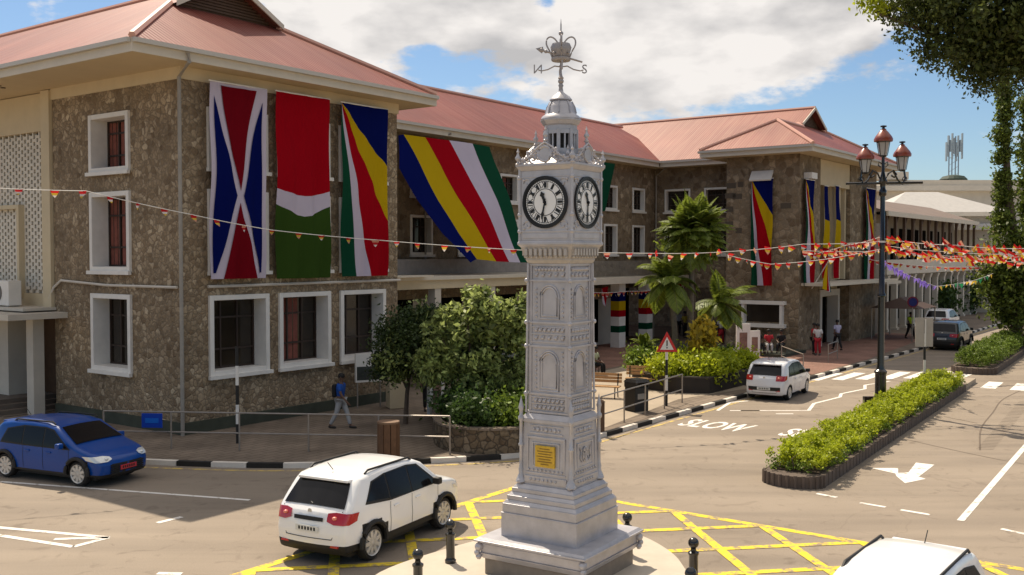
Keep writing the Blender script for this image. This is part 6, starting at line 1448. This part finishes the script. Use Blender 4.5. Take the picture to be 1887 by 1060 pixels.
# median hedges
def median(label, p0, p1, wd, hh, hw, key, seed, mat=ML_LIME):
    p0 = Vector(p0); p1 = Vector(p1); d = (p1-p0); l = d.length; d.normalize(); rz = math.atan2(d.y, d.x)
    t = thing('median_planter', 'long raised median planter with dark ribbed kerb, %s' % key, 'planter', (p0.x, p0.y, 0), rz)
    h = wd/2; pts = [(-h*.6*math.cos(a)+0, h*math.sin(a)) for a in np.linspace(-math.pi/2, math.pi/2, 13)][::-1]+[(0, -h), (l, -h), (l, h)]
    pts = [(l, h)]+[(-h*.7*math.cos(a), h*math.sin(a)) for a in np.linspace(math.pi/2, -math.pi/2, 13)]+[(l, -h)]
    b = B(); b.prism(pts, 0, .30); obj('kerb_wall', b, M_KGREY, t)
    b = B()
    for k, (x, y) in enumerate(pts[1:-1]):
        b.tube([(x, y, 0), (x, y, .32)], .045, 6)
    for i in range(int(l/.34)):
        for sy in (-1, 1): b.box(i*.34+.02, i*.34+.31, sy*h-.02, sy*h+.02, .0, .305)
    obj('kerb_ribs', b, M_KGREY, t)
    b = B(); b.box(.05, l-.1, -h+.14, h-.14, .30, .34); obj('soil', b, M_SOIL, t)
    g_ = thing('hedge', label, 'hedge', (p0.x, p0.y, .30), rz)
    n = int(l*52); cc = np.stack([RNG.uniform(-.15, l-.3, n), RNG.uniform(-hw, hw, n), RNG.uniform(.05, hh, n)], 1)
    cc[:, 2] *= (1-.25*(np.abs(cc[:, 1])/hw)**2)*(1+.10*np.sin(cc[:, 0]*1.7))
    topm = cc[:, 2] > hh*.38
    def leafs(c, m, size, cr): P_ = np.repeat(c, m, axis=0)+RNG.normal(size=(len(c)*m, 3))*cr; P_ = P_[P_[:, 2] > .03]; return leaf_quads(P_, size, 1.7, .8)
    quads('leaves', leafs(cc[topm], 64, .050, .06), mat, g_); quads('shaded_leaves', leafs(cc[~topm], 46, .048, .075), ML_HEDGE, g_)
    b = B(); 
    for i in range(int(l/.5)): x = i*.5+.1; b.tube([(x, 0, 0), (x+.05, .1, hh*.5), (x+.12, -.1, hh*.85)], [.02, .015, .006], 5)
    obj('stems', b, M_BARK, g_)
    return t
c0 = Vector((7.08, 25.2)); c1 = Vector((18.6, 43.0))
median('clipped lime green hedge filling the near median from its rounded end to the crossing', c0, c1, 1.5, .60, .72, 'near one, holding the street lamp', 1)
dm = (c1-c0).normalized(); nm_ = Vector((-dm.y, dm.x))
e0 = c1+dm*.03; e1 = c1+dm*3.2; b = B(); b.prism([tuple(e0-nm_*.66), tuple(e1-nm_*.66), tuple(e1+nm_*.66), tuple(e0+nm_*.66)], 0, .2); stru(obj('refuge_kerb', b, M_CONC))
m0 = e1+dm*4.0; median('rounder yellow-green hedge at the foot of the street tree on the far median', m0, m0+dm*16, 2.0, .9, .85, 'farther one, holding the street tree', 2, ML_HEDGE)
# zebra on the far side of the refuge
zb_ = B()
for i in range(4):
    c = (e0+e1)/2-nm_*(-1.0)*0+Vector((nm_.x, nm_.y))*(-1.4-i*1.15)+dm*1.0
    zb_.add([(*(c-dm*1.3+nm_*.3), .006), (*(c-dm*1.3-nm_*.3), .006), (*(c+dm*1.3-nm_*.3), .006), (*(c+dm*1.3+nm_*.3), .006)], [(0, 1, 2, 3)])
stru(obj('far_zebra_stripes', zb_, M_LINE))
# ivy-clad street tree on the right
ft = P(1872, 560, 60.0)
t = thing('street_tree', 'street tree on the far median with an ivy-covered upright column of leaves', 'tree', (30.0, 60.0, .3), 0)
trunk(t, [([(0, 0, 0), (.05, 0, 2.0), (0, 0, 5), (-.6, 0, 9), (-.9, 0, 14)], [.38, .3, .28, .24, .12]), ([(0, 0, 4), (1.2, .2, 8), (1.8, 0, 14)], [.2, .16, .08])])
crown(t, 'crown', [((.4, 0, 4.2), (2.2, 2.0, 3.2), 130, 170, .8, .15, .4), ((2.3, .5, 5.0), (1.8, 1.8, 3.4), 80, 150, .8, .15, .4)], ML_VINE)
crown(t, 'ivy', [((-.95, 0, 7.6+i*1.25), (.40, .42, .75), 15, 100, .36, .11, .3) for i in range(7)]+[((.9, 0, 8+i*1.6), (.8, .7, 1.0), 16, 110, .55, .14, .3) for i in range(5)], ML_VINE)
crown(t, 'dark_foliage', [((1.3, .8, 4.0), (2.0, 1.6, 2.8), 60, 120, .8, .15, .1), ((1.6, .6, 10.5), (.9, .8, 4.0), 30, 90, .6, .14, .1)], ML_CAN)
# the big tree overhanging from the right
t = thing('overhanging_tree', 'large dark tree whose crown overhangs the top right corner', 'tree', (21.3, 30.0, 0), 0)
trunk(t, [([(0, 0, 0), (-.4, 0, 5), (-1.5, .2, 9), (-3.4, 0, 12)], [.6, .5, .35, .2]), ([(-1.5, .2, 9), (-4.5, .3, 11.0), (-8.0, .2, 12.0), (-10.6, 0, 12.9)], [.25, .17, .09, .03]), ([(-3.4, 0, 12), (-6, 1, 14), (-8.5, 1, 15.3)], [.18, .12, .05]), ([(-4.5, .3, 11.0), (-6.5, -.5, 10.8)], [.1, .03])])
crown(t, 'crown', [((-5.5, 0, 13.5), (3.8, 3.0, 2.6), 300, 140, .55, .10, .3), ((-5.6, 0, 12.1), (2.4, 1.8, 1.1), 60, 90, .45, .09, .3), ((-2.0, 0, 13.8), (3.6, 3.0, 3.2), 110, 110, .8, .12, .3)], ML_CAN)
crown(t, 'outer_sprays', [((-9.0, 0, 13.1), (1.7, 1.2, 1.5), 150, 40, .32, .07, .1, .7), ((-7.9, 0, 11.8), (1.9, 1.1, 1.0), 130, 34, .32, .07, .1, .7), ((-6.4, 0, 10.9), (1.9, .8, .5), 60, 30, .3, .065)], ML_CAN)
crown(t, 'young_leaves', [((-10.5, 0, 13.6), (.55, .6, .75), 18, 60, .35, .09), ((-9.4, 0, 14.5), (.5, .6, .5), 10, 60, .35, .09), ((-7.6, 0, 14.4), (.9, .8, .5), 12, 50, .45, .09)], ML_LIME)
t2 = 0
# distant trees and bushes along the street
for x, y, r, h, lb in ((36.5, 88, 2.2, 3.2, 'dark rounded bush before the white colonnade'), (42, 97, 2.6, 3.6, 'second dark bush further along the colonnade'), (48, 104, 3.2, 4.6, 'bushy tree at the far end of the street'), (57, 112, 5, 9, 'tall dark tree at the far right end of the street')):
    tt = thing('street_bush', lb, 'bush', (x, y, 0), 0, 'bushes at the far end of the street'); crown(tt, 'foliage', [((0, 0, h*.6), (r, r, h*.42), 60, 110, r*.42, .2)], ML_VINE if r > 3 else ML_DKH); trunk(tt, [([(0, 0, 0), (0, 0, h*.6)], [.15, .08])])

# ================================================================ far street: colonnade house, white block, mast
fb = thing('colonnade_house', 'long two storey house with a brown roof and white colonnade beyond the far block', 'building', C0, ANG)
b = B(); b.poly([(56, -5.4, 8.9), (86, -5.4, 8.9), (86, -1, 10.4), (56, -1, 10.4)]); b.poly([(56, 5, 8.9), (86, 5, 8.9), (86, -1, 10.4), (56, -1, 10.4)]); b.poly([(56, -5.4, 8.9), (56, -1, 10.4), (56, 5, 8.9)]); obj('roof', b, M('brown_roof', (.20, .145, .11), .7, var=.2, scale=.6), fb)
b = B(); b.box(56, 86, -5.45, -5.3, 8.6, 8.95); obj('fascia', b, M_FASCIA, fb)
b = B(); b.box(56.2, 85.8, -3.2, 5, 4.6, 8.9); b.box(56.2, 85.8, -3.6, 5, 0, 4.2); obj('wall', b, M('grey_render', (.26, .22, .17), .8, var=.2, scale=1), fb)
b = B(); b.box(56, 86.2, -5.4, -3.2, 4.3, 4.6); b.box(56, 86.2, -5.4, -5.3, 4.6, 5.4); obj('balcony', b, M_LWALL, fb)
for i in range(13):
    u = 56.6+i*2.4; b = B(); b.box(u-.1, u+.1, -5.2, -5.0, 5.3, 8.7); b.tube([(u, -5.1, 7.9), (u+.7, -5.1, 8.6)], .06, 5); obj('verandah_post', b, M_BROWN, fb)
    b = B(); b.box(u-.22, u+.22, -5.3, -4.9, .3, 3.9); b.frus(u, -5.1, .22, .32, 3.9, 4.25); b.box(u-.3, u+.3, -5.4, -4.8, 0, .3); obj('column', b, M_LWALL, fb)
for i in range(12):
    u = 57.8+i*2.4; b = B(); b.box(u-.5, u+.5, -3.27, -3.21, 5.0, 7.9); b.box(u-.5, u+.5, -3.67, -3.61, .6, 3.3); obj('window', b, M_DARK, fb)
b = B(); b.box(53, 56, -5.2, 4, 0, 8.0); obj('link_wall', b, M('grey_render2', (.22, .18, .14), .85, var=.2), fb); b = B(); b.box(52.8, 56.4, -6.3, -4.0, 3.7, 3.9); obj('link_canopy', b, M_LWALL, fb)
wc = thing('white_colonnade', 'tall white colonnaded building further down the street', 'building', C0, ANG)
b = B(); b.box(87.5, 112, -6.2, 6, 0, 8.2); obj('wall', b, M_LWALL, wc); b = B(); b.box(87, 113, -7.6, 6, 8.2, 8.8); b.box(87, 113, -7.6, -6.2, 4.2, 4.6); obj('cornice', b, M_WHITE, wc)
for i in range(11): u = 87.6+i*2.4; b = B(); b.lathe(u, -7.2, [(.34, 0), (.34, .3), (.24, .4), (.21, 7.6), (.34, 7.9), (.34, 8.2)], 10); obj('column', b, M_WHITE, wc); b = B(); b.box(u+.75, u+1.65, -6.27, -6.21, .5, 3.4); b.box(u+.75, u+1.65, -6.27, -6.21, 5, 7.4); obj('window', b, M_DARK, wc)
wr = thing('white_roofed_block', 'pale flat-topped building with white metal roofs rising behind the brown roof', 'building', (44, 120, 0), 0)
b = B(); b.box(0, 34, 0, 14, 0, 13.3); obj('wall', b, M_LWALL, wr)
b = B(); b.box(-1.5, 36, -1.2, 15, 13.3, 13.9); b.box(1, 34, 1, 13, 13.9, 14.7); b.box(-1, 3, 0, 3, 14.7, 15.6); obj('parapet', b, M_LWALL, wr)
for i in range(9): b = B(); b.box(1+i*2.2, 2.2+i*2.2, -.07, -.01, 8.0, 10.6); obj('window', b, M_DARK, wr)
pa = thing('white_pavilion', 'white hip-roofed pavilion building just above the end of the brown roof', 'building', (39, 104, 0), 0)
b = B(); q0_ = [(-1.5, -1.5, 10.1), (12, -1.5, 10.1), (12, 8, 10.1), (-1.5, 8, 10.1), (2.6, 3, 12.4), (6.0, 3, 12.4)]; b.add(q0_, [(0, 1, 5, 4), (1, 2, 5), (2, 3, 4, 5), (3, 0, 4)]); obj('roof', b, M('white_roof', (.50, .47, .43), .5, var=.1), pa)
b = B(); b.box(-1.5, 12, -1.5, 8, 9.7, 10.09); b.box(0, 10.5, 0, 7, 0, 9.7); obj('wall', b, M_LWALL, pa)
for i in range(5): b = B(); b.box(.8+i*2, 1.9+i*2, -.07, -.01, 6.5, 8.8); obj('window', b, M_DARK, pa)
p_ = P(1757, 322, 150)
ms_ = thing('telecom_mast', 'slim grey telecom mast with clustered panel antennas on the skyline', 'mast', (p_.x, p_.y, 0), 0)
b = B()
for dx in (-.7, -.25, .25, .7): b.tube([(dx, 0, 0), (dx, 0, 23.3)], .09, 5)
for z in range(13, 23): b.tube([(-.7, 0, z), (.7, 0, z+.9)], .03, 4)
obj('lattice', b, M('mast_grey', (.26, .32, .38), .6), ms_)
for i in range(9): x = -1.15+i*.29; b = B(); b.box(x-.08, x+.08, -.3, .1, 19.6+(i*37 % 5)*.35, 22.4+(i*53 % 5)*.33); obj('antenna', b, M('antenna_grey', (.32, .39, .44), .6), ms_)
p_ = P(1757, 322, 140); b = B(); b.lathe(p_.x, p_.y, [(1.8, 15.2), (1.8, 16.2), (1.4, 16.6), (.5, 16.8)], 16); tag(obj('water_tank', b, M('tank_green', (.03, .05, .035), .7)), 'low dark green tank on the roofline under the mast', 'tank')
aw = thing('awning', 'dark brown awning over the pavement behind the blank sign', 'awning', (26.6, 68.5, 0), ANG)
b = B(); b.add([(-2.2, -1.6, 2.2), (2.2, -1.6, 2.2), (2.2, 1.6, 2.2), (-2.2, 1.6, 2.2), (-.9, 0, 2.9), (.9, 0, 2.9)], [(0, 1, 5, 4), (1, 2, 5), (2, 3, 4, 5), (3, 0, 4)]); obj('canopy', b, M('awning_brown', (.07, .04, .03), .8), aw)
for x, y in ((-2.1, -1.5), (2.1, -1.5), (2.1, 1.5), (-2.1, 1.5)): b = B(); b.tube([(x, y, 0), (x, y, 2.2)], .04, 6); obj('post', b, M_STEEL, aw)
